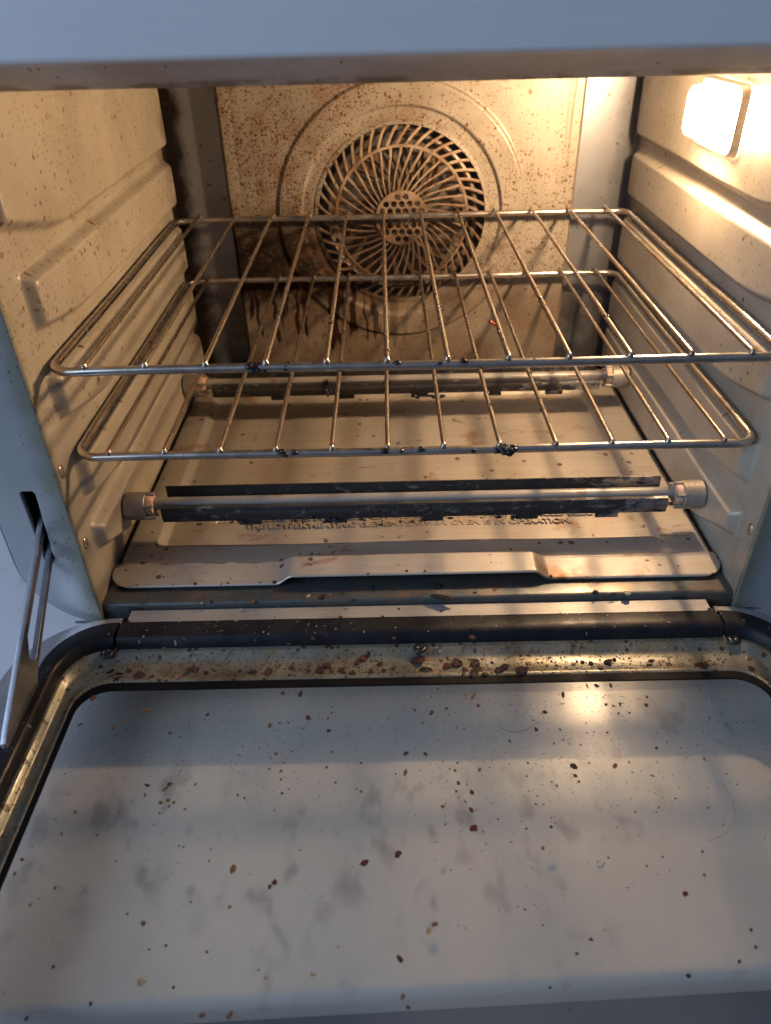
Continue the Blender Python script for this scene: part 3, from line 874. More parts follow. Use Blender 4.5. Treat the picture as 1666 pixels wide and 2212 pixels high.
# hinge arms
def arm(s):
    top = lambda y: -0.0805 + 0.634*y
    low = lambda y: -0.1020 + 0.70*y
    out = [(0.022, top(0.022)), (-0.1125, top(-0.1125)), (-0.1180, -0.1560), (-0.1190, -0.1700), (-0.0760, -0.1700), (-0.0745, -0.1560), (-0.0685, low(-0.0685)), (0.022, low(0.022))]
    h = []
    yA, yB = 0.014, -0.0715
    up = lambda y: top(y)-0.0050
    dn = lambda y: low(y)+0.0040
    h = [(yA, up(yA)), (yB+0.004, up(yB+0.004))]
    for i in range(1, 6):
        t = i/6; h.append((yB + 0.004*(1-math.sin(math.pi*t)) - 0.002*math.sin(math.pi*t), up(yB)*(1-t)+dn(yB)*t))
    h += [(yB+0.004, dn(yB+0.004)), (yA, dn(yA))]
    me = plate([out, h], 0.0026, 0.0003, lambda c: Vector((s*0.2180+c.z, c.x, c.y)))
    am = link('hinge_arm', me, door, 'arm', 40)
    bm = bmesh.new(); box(bm, min(s*0.2192, s*0.2142), max(s*0.2192, s*0.2142), -0.190, -0.0700, -0.1636, -0.1616, 0.0003)
    from_bm('arm_channel', bm, door, 'black')  # black strip laid on the rim; shade of the arm gap as colour
arm(-1); arm(1)

# ------------------------------------------------------------------ crumb tray
tray = thing('crumb_tray', 'brown-stained aluminium crumb tray slid in over the oven floor, raised grip in its front edge', 'crumb tray', (0, 0.15, -0.158))
def tray_z(X, Y):
    z = np.full(X.shape, -0.1502)
    ins = np.minimum(0.1735-np.abs(X+0.003), np.minimum(Y-0.0385, 0.268-Y))
    z = z - 0.0050*np.clip(ins/0.0056, 0, 1)
    fl = np.clip((0.0185-Y)/0.020, 0, 1)
    z = z - 0.0016*fl*(1+0.3*fl) + 0.0006*np.exp(-((Y-0.0185)/0.0012)**2)
    mid = smooth01((0.0885-np.abs(X+0.002))/0.0115)*smooth01((0.0225-Y)/0.0065)
    z = z + 0.0062*mid
    z = z - 0.0012*smooth01((0.0012-(Y+0.0010))/0.0016)*1.0
    return z
y0t = -0.0010
ys = np.concatenate([np.linspace(y0t, 0.026, 70), np.linspace(0.026, 0.05, 36)[1:], np.linspace(0.05, 0.305, 90)[1:]])
us = np.concatenate([np.linspace(-1, -0.82, 40), np.linspace(-0.82, -0.48, 40)[1:], np.linspace(-0.48, -0.37, 40)[1:], np.linspace(-0.37, 0.37, 60)[1:], np.linspace(0.37, 0.48, 40)[1:], np.linspace(0.48, 0.82, 40)[1:], np.linspace(0.82, 1, 40)[1:]])
U, Y = np.meshgrid(us, ys, indexing='ij')
rcn = 0.0135
dy = np.clip(Y-y0t, 0, rcn)
hw = 0.1982 - rcn + np.sqrt(np.maximum(rcn**2-(rcn-dy)**2, 0))
hw = hw - 0.0035*smooth01((Y-0.0165)/0.004)
X = U*hw
WV = 0.0005*np.sin(X*31+1.0)*np.sin(Y*26)
P = np.stack([X, Y, tray_z(X, Y)+WV], -1)
tb = link('tray_sheet', grid_mesh('tray_sheet', P), tray, 'tray', 180)
sm = tb.modifiers.new('thickness', 'SOLIDIFY'); sm.thickness = 0.0009; sm.offset = -1
def text_mesh(body, x0, x1, base, cap, z):
    cu = bpy.data.curves.new('lettering', 'FONT'); cu.body = body; cu.extrude = 0.02; cu.bevel_depth = 0.012; cu.offset = 0.006
    cu.bevel_resolution = 1
    o = bpy.data.objects.new('lettering', cu); COL.objects.link(o)
    dg = bpy.context.evaluated_depsgraph_get(); dg.update()
    me = bpy.data.meshes.new_from_object(o.evaluated_get(dg)); bpy.data.objects.remove(o); bpy.data.curves.remove(cu)
    me.materials.clear()
    xs = [v.co.x for v in me.vertices]; yy = [v.co.y for v in me.vertices]
    a, b = min(xs), max(xs); lo = 0.0; hi = 0.69
    for v in me.vertices:
        v.co = Vector((x0 + (v.co.x-a)/(b-a)*(x1-x0), base + (v.co.y-lo)/(hi-lo)*cap, z + v.co.z*0.034))
    me.update(); return me
ZT = -0.1552
link('warning_text', text_mesh('THE LOWER HEATING ELEMENTS WHEN OVEN IS IN OPERATION.', -0.1193, 0.1138, 0.0620, 0.0056, ZT), tb, 'tray', 40)
link('warning_text', text_mesh('WARNING: FIRE HAZARD. ALWAYS ENSURE THIS TRAY IS PLACED BELOW', -0.1310, 0.1400, 0.0709, 0.0056, ZT), tb, 'tray', 40)
bm = bmesh.new()
tube(bm, [(-0.1418, 0.0700, ZT), (-0.1338, 0.0700, ZT), (-0.1378, 0.0768, ZT)], 0.0005, 6, closed=True)
tube(bm, [(-0.1378, 0.0722, ZT), (-0.1378, 0.0748, ZT)], 0.0004, 6)
from_bm('warning_triangle', bm, tb, 'tray', 40)

# ------------------------------------------------------------------ wire racks
def blob(bm, c, r, seed, squash=(1, 1, 1), sub=2):
    res = bmesh.ops.create_icosphere(bm, subdivisions=sub, radius=1.0)
    for v in res['verts']:
        d = v.co.copy(); n1 = mnoise.noise(d*1.3 + Vector((seed*3.1, seed*1.7, 0))); n2 = mnoise.noise(d*3.1 + Vector((0, seed*2.3, seed)))
        k = 1 + 0.55*n1 + 0.35*n2
        v.co = Vector(c) + Vector((d.x*r*k*squash[0], d.y*r*k*squash[1], d.z*r*k*squash[2]))
def residue(blobs, parent):
    # lumps that touch make one piece of residue
    n = len(blobs); root = list(range(n))
    def find(i):
        while root[i] != i: i = root[i]
        return i
    for i in range(n):
        for j in range(i):
            A, B = blobs[i], blobs[j]
            if math.dist(A[0], B[0]) < (A[1]*max(A[3]) + B[1]*max(B[3]))*1.35: root[find(i)] = find(j)
    groups = {}
    for i in range(n): groups.setdefault(find(i), []).append(i)
    for g in groups.values():
        bm = bmesh.new()
        for i in g: blob(bm, *blobs[i])
        from_bm('burnt_residue', bm, parent, 'char', 180)
def rack(label, xo, yo, zo, seed, chars, rodchars):
    t = thing('wire_rack', label, 'oven rack', (xo, yo+0.155, zo-0.007), 'wire racks in the oven')
    bm = bmesh.new()
    zf = zo - 0.0040
    pts = []
    for p in rrect(xo-0.1948, xo+0.1948, yo+0.0008, yo+0.3095, 0.0125, 8):
        pts.append((p[0], p[1], zf))
    # more points along the straights so the bar can sag a little
    full = []
    for i, p in enumerate(pts):
        q = pts[(i+1) % len(pts)]; d = math.dist(p, q)
        full.append(p)
        if d > 0.05:
            for k in range(1, 12):
                s = k/12; full.append((p[0]+(q[0]-p[0])*s, p[1]+(q[1]-p[1])*s, zf + 0.0004*math.sin(seed+6*s)))
    tube(bm, full, 0.0025, 14, closed=True)
    fr = from_bm('rack_frame', bm, t, 'bar', 180)
    for i in range(12):
        x = xo + (i-5.5)*0.0318
        bm = bmesh.new()
        jig = [random.uniform(-0.0004, 0.0004) for _ in range(3)]
        ys_ = [-0.0012, -0.0006, 0.002] + list(np.linspace(0.01, 0.30, 14)) + [0.3100, 0.3108, 0.3112]
        rad = [0.0006, 0.0013, 0.0014] + [0.0014+random.uniform(-0.00002, 0.00004) for _ in range(14)] + [0.0014, 0.0013, 0.0006]
        tube(bm, [(x + jig[0]*math.sin(3.14*y/0.31), yo+y, zo - 0.0003 + 0.0007*abs(jig[1])*math.sin(3.14*y/0.31)) for y in ys_], rad, 10)
        # weld beads where the rod sits on the frame
        for y in (0.0002, 0.3097):
            res = bmesh.ops.create_icosphere(bm, subdivisions=2, radius=1.0)
            for v in res['verts']: v.co = Vector((x + v.co.x*0.0019, yo + y + v.co.y*0.0017, zo - 0.0012 + v.co.z*0.0017))
        from_bm('rod', bm, t, 'wire', 60)
    if chars or rodchars:
        bl_ = []; k = seed*10
        for (x, w, n) in chars:
            for j in range(n):
                k += 1
                bl_.append(((xo + x + random.uniform(-w, w), yo + random.uniform(-0.0022, 0.0014), zf + random.uniform(-0.0016, 0.0022)), random.uniform(0.0008, 0.0017), k, (1.5, 1, 1), 2))
        for (i, y, w, n) in rodchars:
            for j in range(n):
                k += 1
                bl_.append(((xo + (i-5.5)*0.0318 + random.uniform(-0.0012, 0.0012), yo + y + random.uniform(-w, w), zo + random.uniform(-0.001, 0.0012)), random.uniform(0.0005, 0.0010), k, (1, 1.5, 1), 2))
        residue(bl_, fr)
    return t
rack('upper wire rack with browned rods and char stuck to its front bar', 0.0, 0.0, 0.0, 1,
     [(-0.0835, 0.006, 18), (-0.069, 0.003, 3), (-0.040, 0.001, 2), (-0.008, 0.003, 3), (0.03, 0.03, 4)],
     [(6, 0.075, 0.024, 26), (5, 0.02, 0.015, 6), (4, 0.035, 0.02, 8), (7, 0.05, 0.04, 8), (9, 0.05, 0.05, 6), (8, 0.09, 0.03, 5), (3, 0.04, 0.03, 5)])
rack('lower wire rack, nearer the crumb tray, two black char lumps on its front bar', -0.0006, 0.0024, -0.0538, 2,
     [(-0.0730, 0.0050, 12), (0.0510, 0.0055, 26), (0.0, 0.004, 4), (0.02, 0.05, 5)],
     [(8, 0.10, 0.012, 8), (8, 0.045, 0.008, 8), (7, 0.06, 0.03, 5), (2, 0.14, 0.02, 5), (3, 0.13, 0.03, 5)])

# char lump stuck on the rear heating element, and under the front one
residue([((-0.0665+random.uniform(-0.0025, 0.0025), 0.2165+random.uniform(-0.001, 0.003), -0.1205+random.uniform(-0.007, 0.006)), random.uniform(0.0012, 0.0024), 70+j, (1, 1, 1), 2) for j in range(14)]
        + [((0.012+random.uniform(-0.012, 0.02), 0.2160, -0.130+random.uniform(-0.002, 0.001)), random.uniform(0.0008, 0.0016), 90+j, (1.6, 1, 1), 2) for j in range(10)], el2)
xs_ = [x for x in (random.gauss(-0.035, 0.065) for j in range(90)) if abs(x) < 0.16]
residue([((x, 0.0445-0.0092+random.uniform(-0.001, 0.0012), -0.1205+random.uniform(-0.0105, 0.002)), random.uniform(0.0005, 0.0013), 120+j, (2.0, 0.6, 0.9), 1) for j, x in enumerate(xs_)], el)

# ------------------------------------------------------------------ crumbs
CCOL = {'r': ((0.105, 0.020, 0.014), 'reddish brown', 0.45), 'd': ((0.060, 0.022, 0.016), 'dark brown', 0.5), 'k': ((0.014, 0.012, 0.013), 'charred black', 0.4),
        'o': ((0.21, 0.095, 0.030), 'toasted orange-brown', 0.55), 'y': ((0.42, 0.33, 0.16), 'pale straw-coloured', 0.6), 'w': ((0.50, 0.46, 0.36), 'pale glossy', 0.3)}
cm = {}
for k, (c, nm, gl) in CCOL.items():
    mt = m_crumb(nm.replace(' ', '_').replace('-', '_') + '_crumb', c, gl)
    for j in range(5):
        bm = bmesh.new(); blob(bm, (0, 0, 0), 0.5, j*7 + ord(k), (1, 1, 0.8), sub=2)
        if j % 2: blob(bm, (0.28, 0.18, -0.02), 0.32, j*3 + ord(k) + 50, (1, 1, 0.8), sub=2)
        me = bpy.data.meshes.new('crumb'); bm.to_mesh(me); bm.free()
        me.materials.append(mt)
        for p in me.polygons: p.use_smooth = True
        cm[(k, j)] = me
PLACE = {'g': 'lying on the glass of the open door', 'c': 'caught in the greasy metal channel of the door', 's': 'on the dark oven floor in front of the tray', 'k': 'on the hinge side strip and gasket of the door', 't': 'on the front flange of the crumb tray'}
CRUMBS = """g -0.1902 -0.0944 2.86 2.14 r;g -0.1709 -0.0967 2.81 5.96 o;g -0.1884 -0.0756 4.39 5.48 o;g -0.1554 -0.0851 4.79 3.17 o;g -0.1202 -0.0889 3.02 2.4 k;g -0.0798 -0.0746 2.75 3.1 r;g -0.0695 -0.0752 2.74 6.17 d;g -0.0638 -0.0925 3.2 4.0 r;g -0.079 -0.0958 1.87 2.0 r;g -0.0744 -0.0956 1.33 1.67 d;g -0.0843 -0.0974 2.13 4.0 o;g -0.0518 -0.1016 2.63 2.63 r;g -0.0528 -0.0933 1.59 2.66 o;g -0.0509 -0.0896 1.34 1.67 d;g -0.1429 -0.1333 3.41 2.29 d;g -0.1313 -0.1331 3.38 2.92 d;g -0.1331 -0.1358 3.11 2.92 o;g -0.1426 -0.1389 1.56 2.6 o;g -0.1336 -0.1433 3.34 2.57 o;g -0.1302 -0.1421 3.08 2.57 o;g -0.1269 -0.1435 1.79 2.24 o;g -0.1287 -0.1455 1.79 1.91 o;g -0.1205 -0.1473 1.77 1.9 o;g -0.1328 -0.1491 1.27 1.91 o;g -0.1748 -0.1478 2.11 2.97 o;g -0.1917 -0.1718 2.35 1.96 d;g -0.1926 -0.1786 1.56 2.59 o;g -0.1776 -0.1594 1.31 2.94 o;g -0.0755 -0.1265 1.53 3.19 o;g -0.0747 -0.1314 1.27 2.21 o;g -0.0733 -0.1394 1.75 1.88 d;g -0.0814 -0.1251 1.79 1.6 o;g -0.0702 -0.1371 1.75 1.25 o;g -0.0955 -0.1399 1.51 1.26 d;g -0.0918 -0.1417 1.26 1.57 d;g -0.0917 -0.1784 3.59 6.29 o;g -0.0718 -0.185 3.3 3.24 r;g -0.0739 -0.1871 2.35 3.23 r;g -0.0309 -0.1765 4.71 4.42 r;g -0.0904 -0.1956 1.87 2.05 o;g -0.127 -0.2021 3.57 2.68 o;g -0.1797 -0.193 1.51 1.89 d;g -0.1714 -0.1857 1.51 1.89 d;g -0.1602 -0.2189 1.69 2.41 d;g -0.1218 -0.2127 1.41 1.17 d;g -0.1151 -0.2113 1.64 1.46 d;g -0.0971 -0.2142 1.84 1.44 k;g -0.1083 -0.193 1.43 1.19 k;g -0.1219 -0.2254 4.63 3.47 y;g -0.0945 -0.2379 3.37 2.52 o;g -0.0835 -0.2381 2.01 4.18 o;g -0.0517 -0.1248 1.78 1.9 d;g -0.0467 -0.1339 1.5 1.88 d;g -0.0338 -0.1226 1.52 1.59 d;g -0.0358 -0.1376 1.24 1.55 d;g -0.0335 -0.1393 1.49 1.86 d;g -0.0492 -0.1154 2.31 1.61 o;g -0.0883 -0.1123 1.31 1.63 o;g -0.0791 -0.1159 2.33 2.91 o;g -0.0706 -0.1146 1.29 1.94 o;g -0.0742 -0.1214 1.8 1.6 o;g -0.1676 -0.1014 1.11 4.52 o;g -0.1527 -0.1491 1.81 1.62 o;g -0.0418 -0.2131 1.35 1.69 y;g -0.1402 -0.2331 1.63 2.33 d;g -0.1082 -0.2276 1.6 1.72 k;g -0.1641 -0.2378 1.9 2.08 k;g -0.0517 -0.2237 3.13 1.68 y;g -0.1387 -0.101 1.91 2.05 k;g -0.1183 -0.1334 1.29 1.93 o;g -0.1601 -0.1603 1.28 2.57 o;g -0.1473 -0.1736 1.25 1.56 o;g -0.1036 -0.1742 1.21 1.21 d;g -0.117 -0.1671 0.99 1.23 k;g -0.1193 -0.1665 0.99 1.24 k;g -0.1352 -0.1978 1.2 1.51 d;g -0.0743 -0.2215 1.13 1.13 d;g -0.071 -0.2247 1.35 1.12 o;g 0.0209 -0.1605 4.83 4.53 r;g -0.0159 -0.1731 4.26 4.73 r;g 0.0221 -0.141 2.48 3.72 d;g 0.0208 -0.1507 2.45 3.98 r;g 0.0184 -0.1463 1.48 1.54 k;g 0.0142 -0.1403 1.49 1.86 d;g 0.0158 -0.1356 2.0 3.12 d;g 0.0148 -0.1282 1.77 1.89 d;g 0.0163 -0.1236 1.27 1.59 k;g 0.012 -0.127 1.01 1.26 k;g 0.0069 -0.1485 2.94 2.45 o;g 0.0274 -0.1279 2.03 4.43 o;g -0.01 -0.1172 3.32 3.52 r;g 0.0 -0.1177 2.3 3.2 r;g -0.011 -0.129 2.26 4.71 o;g 0.08 -0.0798 2.49 5.19 d;g 0.0675 -0.0919 3.25 2.71 k;g 0.0607 -0.1034 2.39 3.32 k;g 0.0737 -0.1037 1.6 2.0 d;g 0.074 -0.1104 1.32 1.65 k;g 0.0686 -0.1126 1.31 1.64 k;g 0.0454 -0.1106 1.57 2.28 d;g 0.0759 -0.1271 4.65 4.2 d;g 0.0756 -0.1326 2.31 2.89 k;g 0.0651 -0.1381 1.77 1.9 d;g 0.063 -0.1358 1.02 1.27 d;g 0.0528 -0.1483 1.74 1.55 o;g 0.0543 -0.1438 1.25 1.25 d;g 0.0522 -0.171 2.17 2.41 o;g 0.058 -0.1604 1.96 2.14 k;g 0.046 -0.1612 1.7 1.83 o;g 0.108 -0.0936 1.66 2.07 k;g 0.1025 -0.0875 2.22 2.08 d;g 0.1065 -0.0884 2.22 1.39 k;g 0.1104 -0.0872 1.95 2.09 d;g 0.1269 -0.0826 1.7 2.48 d;g 0.1248 -0.0882 2.81 2.81 d;g 0.1563 -0.0984 1.42 2.13 k;g 0.1699 -0.1011 1.15 1.43 k;g 0.1218 -0.1168 1.89 2.36 k;g 0.1347 -0.1171 1.09 1.36 d;g 0.1443 -0.1242 1.36 3.4 o;g 0.155 -0.1394 1.08 1.35 d;g 0.0972 -0.1273 3.14 3.27 o;g 0.1007 -0.0735 3.95 2.47 k;g 0.1085 -0.074 2.27 3.9 k;g 0.0952 -0.0733 1.41 4.93 k;g 0.0767 -0.136 1.79 1.92 d;g 0.0826 -0.1138 1.32 1.32 d;g 0.1111 -0.1935 3.17 2.74 r;g 0.1225 -0.1853 1.49 1.55 r;g 0.1064 -0.1764 1.49 1.24 d;g 0.0979 -0.1805 1.71 1.22 o;g 0.1255 -0.1742 1.26 1.58 k;g -0.0004 -0.2046 2.96 2.84 o;g -0.0157 -0.2184 2.68 5.03 r;g 0.0651 -0.212 2.54 1.73 r;g 0.0579 -0.2175 2.06 1.71 r;g 0.1336 -0.2094 1.71 2.14 k;g 0.1328 -0.2161 1.7 1.82 k;g 0.1239 -0.2216 1.92 2.1 k;g 0.1011 -0.2267 2.33 2.04 k;g 0.0443 -0.2302 1.79 1.4 k;g -0.013 -0.2363 1.98 1.65 r;g -0.015 -0.2325 1.98 2.75 o;g 0.0311 -0.0862 2.15 3.37 r;g 0.0291 -0.0798 1.9 6.79 o;g 0.0046 -0.091 2.66 4.32 r;g -0.0006 -0.0976 1.84 2.3 o;g 0.0134 -0.088 2.41 2.34 d;g -0.0046 -0.0885 2.67 2.33 o;g 0.0092 -0.0738 1.37 1.71 k;g 0.0602 -0.0972 1.34 1.34 d;g 0.0528 -0.1245 1.54 1.6 k;g 0.0509 -0.1323 1.27 1.59 o;g 0.009 -0.1225 1.02 1.59 o;g 0.0458 -0.2058 1.15 1.15 d;g 0.0393 -0.199 1.39 1.16 d;g 0.1125 -0.1511 1.03 1.28 d;g 0.0895 -0.1613 1.0 1.25 d;g 0.1364 -0.1519 1.31 1.31 d;g -0.0032 -0.2075 2.49 4.25 y;g 0.0261 -0.1682 1.68 2.39 y;g 0.0233 -0.1505 1.72 3.06 y;g 0.0172 -0.1568 1.7 1.52 y;g 0.0986 -0.1064 1.89 1.35 d;g 0.0915 -0.1057 1.07 1.34 k;g 0.0846 -0.1251 1.04 1.3 d;g 0.0432 -0.1247 1.02 1.28 d;g 0.1402 -0.1608 1.04 1.3 d;c -0.185 -0.0554 5.94 2.97 k;c -0.179 -0.057 5.91 2.07 k;c -0.1658 -0.0595 7.0 7.29 d;c -0.1736 -0.055 3.54 3.54 d;c -0.1377 -0.0555 4.15 4.9 d;c -0.1333 -0.0556 3.91 4.89 d;c -0.1787 -0.062 3.52 3.52 k;c -0.1589 -0.0614 2.55 2.61 d;c -0.1071 -0.0569 2.72 2.27 k;c -0.0993 -0.058 5.19 4.23 k;c -0.1272 -0.0577 2.74 2.0 k;c -0.0897 -0.0583 4.94 8.42 d;c -0.0888 -0.0644 2.23 2.78 o;c -0.0768 -0.0551 3.82 3.09 d;c -0.0852 -0.053 4.52 3.11 o;c -0.0667 -0.0583 2.23 4.18 d;c -0.0559 -0.0539 4.93 5.6 r;c -0.0597 -0.0579 5.57 6.13 d;c -0.0526 -0.0587 2.89 4.72 d;c -0.0467 -0.0574 4.45 3.34 d;c -0.0455 -0.0606 3.98 2.77 d;c -0.0338 -0.0489 4.95 5.63 r;c -0.0373 -0.0521 4.03 5.6 d;c -0.0242 -0.0539 3.79 4.18 r;c -0.04 -0.0613 3.98 4.14 d;c -0.0292 -0.0604 3.76 4.7 d;c -0.0217 -0.0592 3.32 4.7 d;c -0.1091 -0.0617 1.8 2.82 d;c -0.0772 -0.062 2.22 2.22 d;c -0.1817 -0.0399 4.84 2.72 y;c -0.0556 -0.0426 3.42 1.99 d;c -0.1705 -0.0417 1.92 2.4 d;c -0.0971 -0.0414 2.31 2.02 d;c -0.0733 -0.0445 2.97 2.0 d;c -0.0011 -0.0515 9.05 7.77 r;c 0.0038 -0.0592 8.39 4.89 k;c 0.0163 -0.0566 5.62 5.27 r;c 0.0219 -0.0544 6.49 7.76 d;c 0.0332 -0.0543 6.23 7.08 d;c 0.034 -0.06 5.61 5.26 d;c 0.0314 -0.0643 5.57 6.97 d;c 0.0377 -0.0392 4.35 6.16 d;c 0.0499 -0.0581 6.22 5.3 d;c 0.0463 -0.0614 6.18 5.27 d;c 0.0595 -0.0625 7.89 7.05 d;c 0.0636 -0.0384 8.78 5.48 d;c 0.0931 -0.0448 3.23 2.94 d;c 0.0983 -0.037 7.44 7.44 d;c 0.0429 -0.0542 2.27 1.77 k;c 0.0375 -0.0644 4.19 3.49 d;c 0.0934 -0.0547 1.45 3.26 k;c 0.0965 -0.0555 2.9 2.9 d;c 0.1013 -0.0564 3.19 3.62 d;c 0.1115 -0.0559 5.25 5.11 d;c 0.1159 -0.0538 2.64 2.93 k;c 0.1057 -0.0619 3.75 2.52 k;c 0.1375 -0.0553 4.45 2.6 d;c 0.135 -0.0589 4.42 2.58 d;c 0.1657 -0.0607 6.02 6.77 r;c 0.1622 -0.0598 2.1 2.63 d;c 0.1468 -0.0583 4.46 3.35 o;c 0.1928 -0.0641 3.98 3.83 d;c 0.1215 -0.0376 3.91 2.26 k;c -0.0164 -0.0576 2.8 2.45 d;c 0.0264 -0.0606 3.36 5.95 d;c 0.0247 -0.0641 2.51 2.44 d;c 0.0808 -0.0575 2.29 1.79 d;c 0.0863 -0.0603 1.72 1.43 k;c 0.1281 -0.0446 1.2 1.87 k;c 0.1792 -0.0574 1.53 1.91 d;s -0.0687 -0.0099 3.04 4.1 w;s -0.0602 -0.0112 5.13 4.95 k;s -0.0551 -0.0093 2.34 3.5 o;s -0.1036 -0.0144 3.52 4.4 o;s -0.1352 -0.0141 2.15 2.38 w;s -0.13 -0.0136 2.38 3.87 k;s -0.1741 -0.0136 1.95 3.05 o;s -0.0405 -0.0141 3.47 2.89 k;s -0.0283 -0.0028 2.59 4.41 k;s -0.0723 -0.0056 3.54 2.95 k;s -0.0471 -0.0078 2.34 2.63 d;s 0.0135 -0.0035 6.53 6.31 k;s 0.0164 -0.0143 17.52 6.57 k;s 0.0367 -0.0095 2.95 2.59 d;s 0.0497 -0.0068 2.68 4.09 o;s 0.1124 -0.0114 3.95 4.93 d;s 0.1319 -0.0134 5.82 5.36 w;s 0.1228 -0.0135 4.57 1.9 k;k -0.0479 -0.0246 2.76 2.3 r;k -0.022 -0.0257 2.52 2.29 d;k -0.1123 -0.0269 3.03 1.46 y;k -0.12 -0.0353 3.7 2.02 o;k -0.0636 -0.0434 3.36 3.36 d;k -0.0555 -0.0409 1.79 3.36 d;k -0.0775 -0.0476 3.35 1.95 d;k -0.0458 -0.0338 2.72 2.83 k;k -0.1518 -0.0488 2.08 2.31 o;k -0.1414 -0.0419 1.39 1.74 o;k -0.0941 -0.0372 1.6 1.99 w;k 0.0328 -0.0372 3.71 4.28 d;k -0.0153 -0.0444 3.08 2.8 d;k 0.0315 -0.0451 5.07 4.58 d;k 0.0122 -0.0318 2.29 2.86 k;k -0.0116 -0.018 1.75 2.19 k;k 0.0146 -0.0213 1.75 2.18 k;t -0.1418 -0.0057 2.89 3.01 r;t -0.121 -0.0063 2.38 2.38 r;t -0.1001 0.0001 1.67 1.79 d;t -0.1798 0.001 1.74 1.55 d;t -0.1562 -0.0045 1.46 1.52 d;t -0.1198 0.0042 1.69 1.21 k;t -0.0909 -0.006 3.53 3.82 r;t -0.1934 -0.0046 2.99 1.24 r;t -0.006 0.0016 2.37 2.59 r;t 0.0863 -0.0036 2.7 4.51 d;t 0.0055 0.0012 2.07 2.59 o"""
def crumb(x, y, z, w, h, k, label, group, flat=0.45):
    o = bpy.data.objects.new('crumb', cm[(k, random.randrange(5))]); COL.objects.link(o)
    a = random.uniform(-0.5, 0.5) + (math.pi if random.random() < 0.5 else 0)
    o.scale = (w, h, min(w, h)*flat); o.rotation_euler = (random.uniform(-.15, .15), random.uniform(-.15, .15), a)
    o.location = (x, y, z + min(w, h)*flat*0.30)
    o['label'] = label; o['category'] = 'crumb'; o['group'] = group
    return o
for row in CRUMBS.split(';'):
    s, x, y, w, h, k = row.split(); x, y, w, h = float(x), float(y), float(w)/1000, float(h)/1000
    big = max(w, h) > 0.0042
    w *= 0.88 if s == 'c' else 0.80; h *= 0.85 if s == 'c' else 0.78
    if s == 'g': z = -0.1714
    elif s == 'c': z = pan_z(y) if y > -0.0655 else -0.1706
    elif s == 's': z = -0.1556
    elif s == 'k': z = -0.1600 if y > -0.025 else -0.1592
    else: z = float(tray_z(np.array([x]), np.array([max(y, 0.0005)]))[0]); y = max(y, 0.0005)
    nm = CCOL[k][1]
    crumb(x, y, z, w, h, k, ('larger ' if big else 'tiny ') + nm + ' crumb ' + PLACE[s], ('larger ' if big else 'tiny ') + nm + ' crumbs ' + PLACE[s], 0.55 if s in 'cs' else 0.32)
c_ = crumb(0.0452, 0.0466, -0.0008, 0.0024, 0.0085, 'r', 'bright red fleck hanging on a rod of the upper rack', 'red fleck on the upper rack', 1.0)
c_.data = c_.data.copy(); c_.data.materials.clear(); c_.data.materials.append(m_crumb('red_fleck_skin', (0.55, 0.06, 0.03), 0.35))
del c_['group']

# dust-sized specks nobody could count
def specks(name, label, n, pick, size, mats):
    verts, faces, mi = [], [], []
    for i in range(n):
        x, y, z = pick(i)
        s = random.uniform(*size)*(1 if random.random() < 0.8 else 1.7)
        m = random.randint(5, 7); b = len(verts); a0 = random.random()*6
        el_ = random.uniform(0.6, 1.5)
        for k in range(m):
            a = a0 + 2*math.pi*k/m; r = s*random.uniform(0.6, 1.1)
            verts.append((x + r*math.cos(a)*el_, y + r*math.sin(a), z + 0.00002))
        verts.append((x, y, z + s*0.75))
        for k in range(m): faces.append((b+k, b+(k+1) % m, b+m)); mi.append(i % len(mats))
    me = bpy.data.meshes.new(name); me.from_pydata(verts, [], faces)
    for q in mats: me.materials.append(q)
    me.polygons.foreach_set('material_index', mi); me.update()
    o = link(name, me, None, None, 180); o['kind'] = 'stuff'; o['label'] = label; o['category'] = 'crumbs'
    return o
smats = [cm[('d', 0)].materials[0], cm[('k', 0)].materials[0], cm[('o', 0)].materials[0], cm[('d', 0)].materials[0]]
def pg(i):
    while True:
        x = random.uniform(-0.19, 0.19); y = -0.071 - abs(random.gauss(0, 0.055))
        if y < -0.24: continue
        d = 0.25 + 0.75*max(0, mnoise.noise(Vector((x*14, y*14, 2.0)))+0.35) + (0.4 if 0.0 < x < 0.12 else 0)
        if random.random() < d: return x, y, -0.1714
specks('crumb_specks', 'fine dark specks strewn over the door glass', 2600, pg, (0.00013, 0.00036), smats)
def pc(i):
    x = random.uniform(-0.186, 0.188); y = random.uniform(-0.0655, -0.0425) if i % 3 else random.triangular(-0.0655, -0.047, -0.061)
    return x, y, pan_z(y)
specks('crumb_specks', 'fine dark specks in the door channel', 1700, pc, (0.0002, 0.0007), smats)
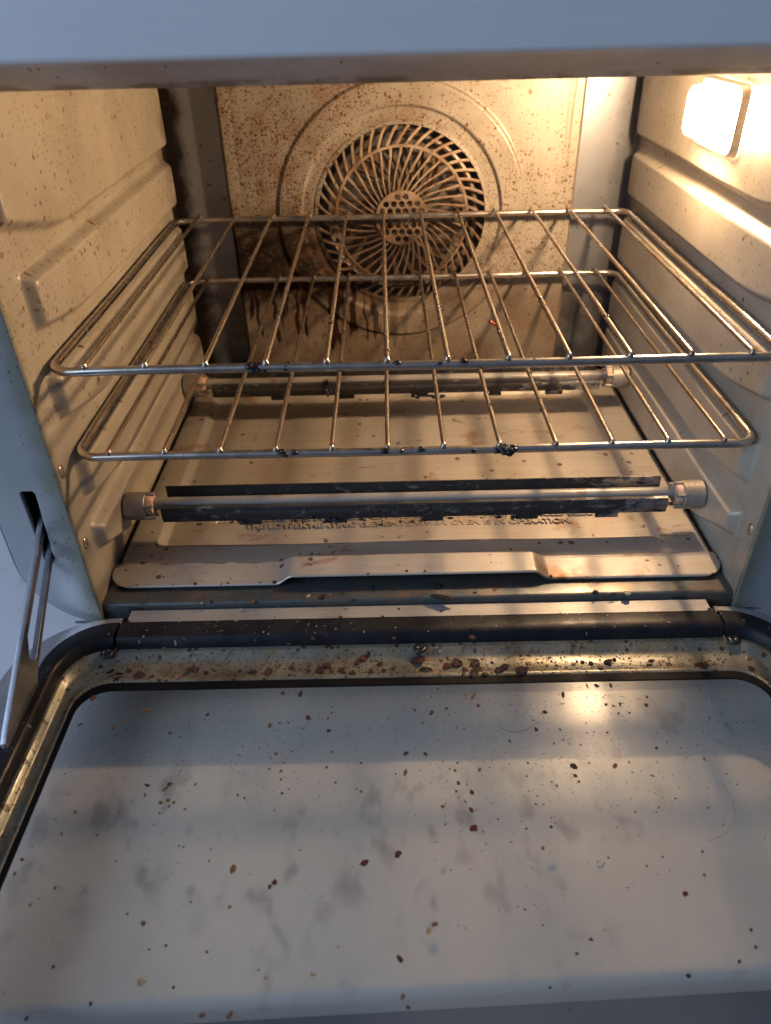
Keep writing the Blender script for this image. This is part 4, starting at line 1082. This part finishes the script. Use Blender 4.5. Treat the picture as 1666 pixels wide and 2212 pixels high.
def pk(i):
    x = random.uniform(-0.18, 0.18); y = random.uniform(-0.0385, -0.002)
    if y > -0.0125: z = -0.1556
    elif y > -0.0245: z = -0.1600
    else: z = float(np.interp(-y, [0.0255, 0.033, 0.0378, 0.0394], [-0.1598, -0.1590, -0.1596, -0.1608]))
    return x, y, z
specks('crumb_specks', 'fine specks over the hinge strip and oven floor edge', 300, pk, (0.00015, 0.0004), smats + [cm[('w', 0)].materials[0]])

# oil beads on the left gasket
oil = simple('oil_bead', (0.05, 0.035, 0.02), 0.05, 0.0)
bm = bmesh.new()
for i in range(120):
    y = -0.045 - abs(random.gauss(0.035, 0.04)); x = -0.2145 + random.gauss(0, 0.0022)
    if y > -0.06: continue
    x = min(max(x, -0.2185), -0.2135)
    z = float(np.interp(-x, [0.2135, 0.2170, 0.2216], [-0.1596, -0.1590, -0.1598]))
    r = random.uniform(0.00025, 0.0006)
    res = bmesh.ops.create_icosphere(bm, subdivisions=2, radius=r)
    for v in res['verts']: v.co = Vector((v.co.x + x, v.co.y*1.2 + y, v.co.z*0.7 + z))
o = from_bm('oil_beads', bm, None, oil, 180); o['kind'] = 'stuff'; o['label'] = 'shiny oil beads along the left door gasket'; o['category'] = 'oil beads'

# loose fibres on the glass
def fibre(pts, col, label):
    bm = bmesh.new(); P_ = [Vector((x, y, -0.1711)) for x, y in pts]
    out = []
    for i in range(len(P_)-1):
        for k in range(6): out.append(P_[i].lerp(P_[i+1], k/6))
    out.append(P_[-1])
    for _ in range(4): out = [out[0]] + [(out[i-1]+out[i]*2+out[i+1])/4 for i in range(1, len(out)-1)] + [out[-1]]
    tube(bm, out, 0.00016, 6)
    o = from_bm('fibre', bm, None, simple('fibre', col, 0.5), 180)
    o['label'] = label; o['category'] = 'fibre'
fibre([(0.0415, -0.0935), (0.0405, -0.1015), (0.0475, -0.1055), (0.0565, -0.1035), (0.0620, -0.0985)], (0.22, 0.13, 0.06), 'curled brown fibre near the middle of the door glass')
fibre([(0.148, -0.138), (0.1495, -0.148), (0.147, -0.158), (0.139, -0.166), (0.130, -0.169)], (0.30, 0.24, 0.15), 'long thin pale hair on the right of the door glass')
fibre([(0.0460, -0.0655), (0.0530, -0.0665), (0.0610, -0.0645)], (0.04, 0.04, 0.04), 'short dark hair over the black glass seal')
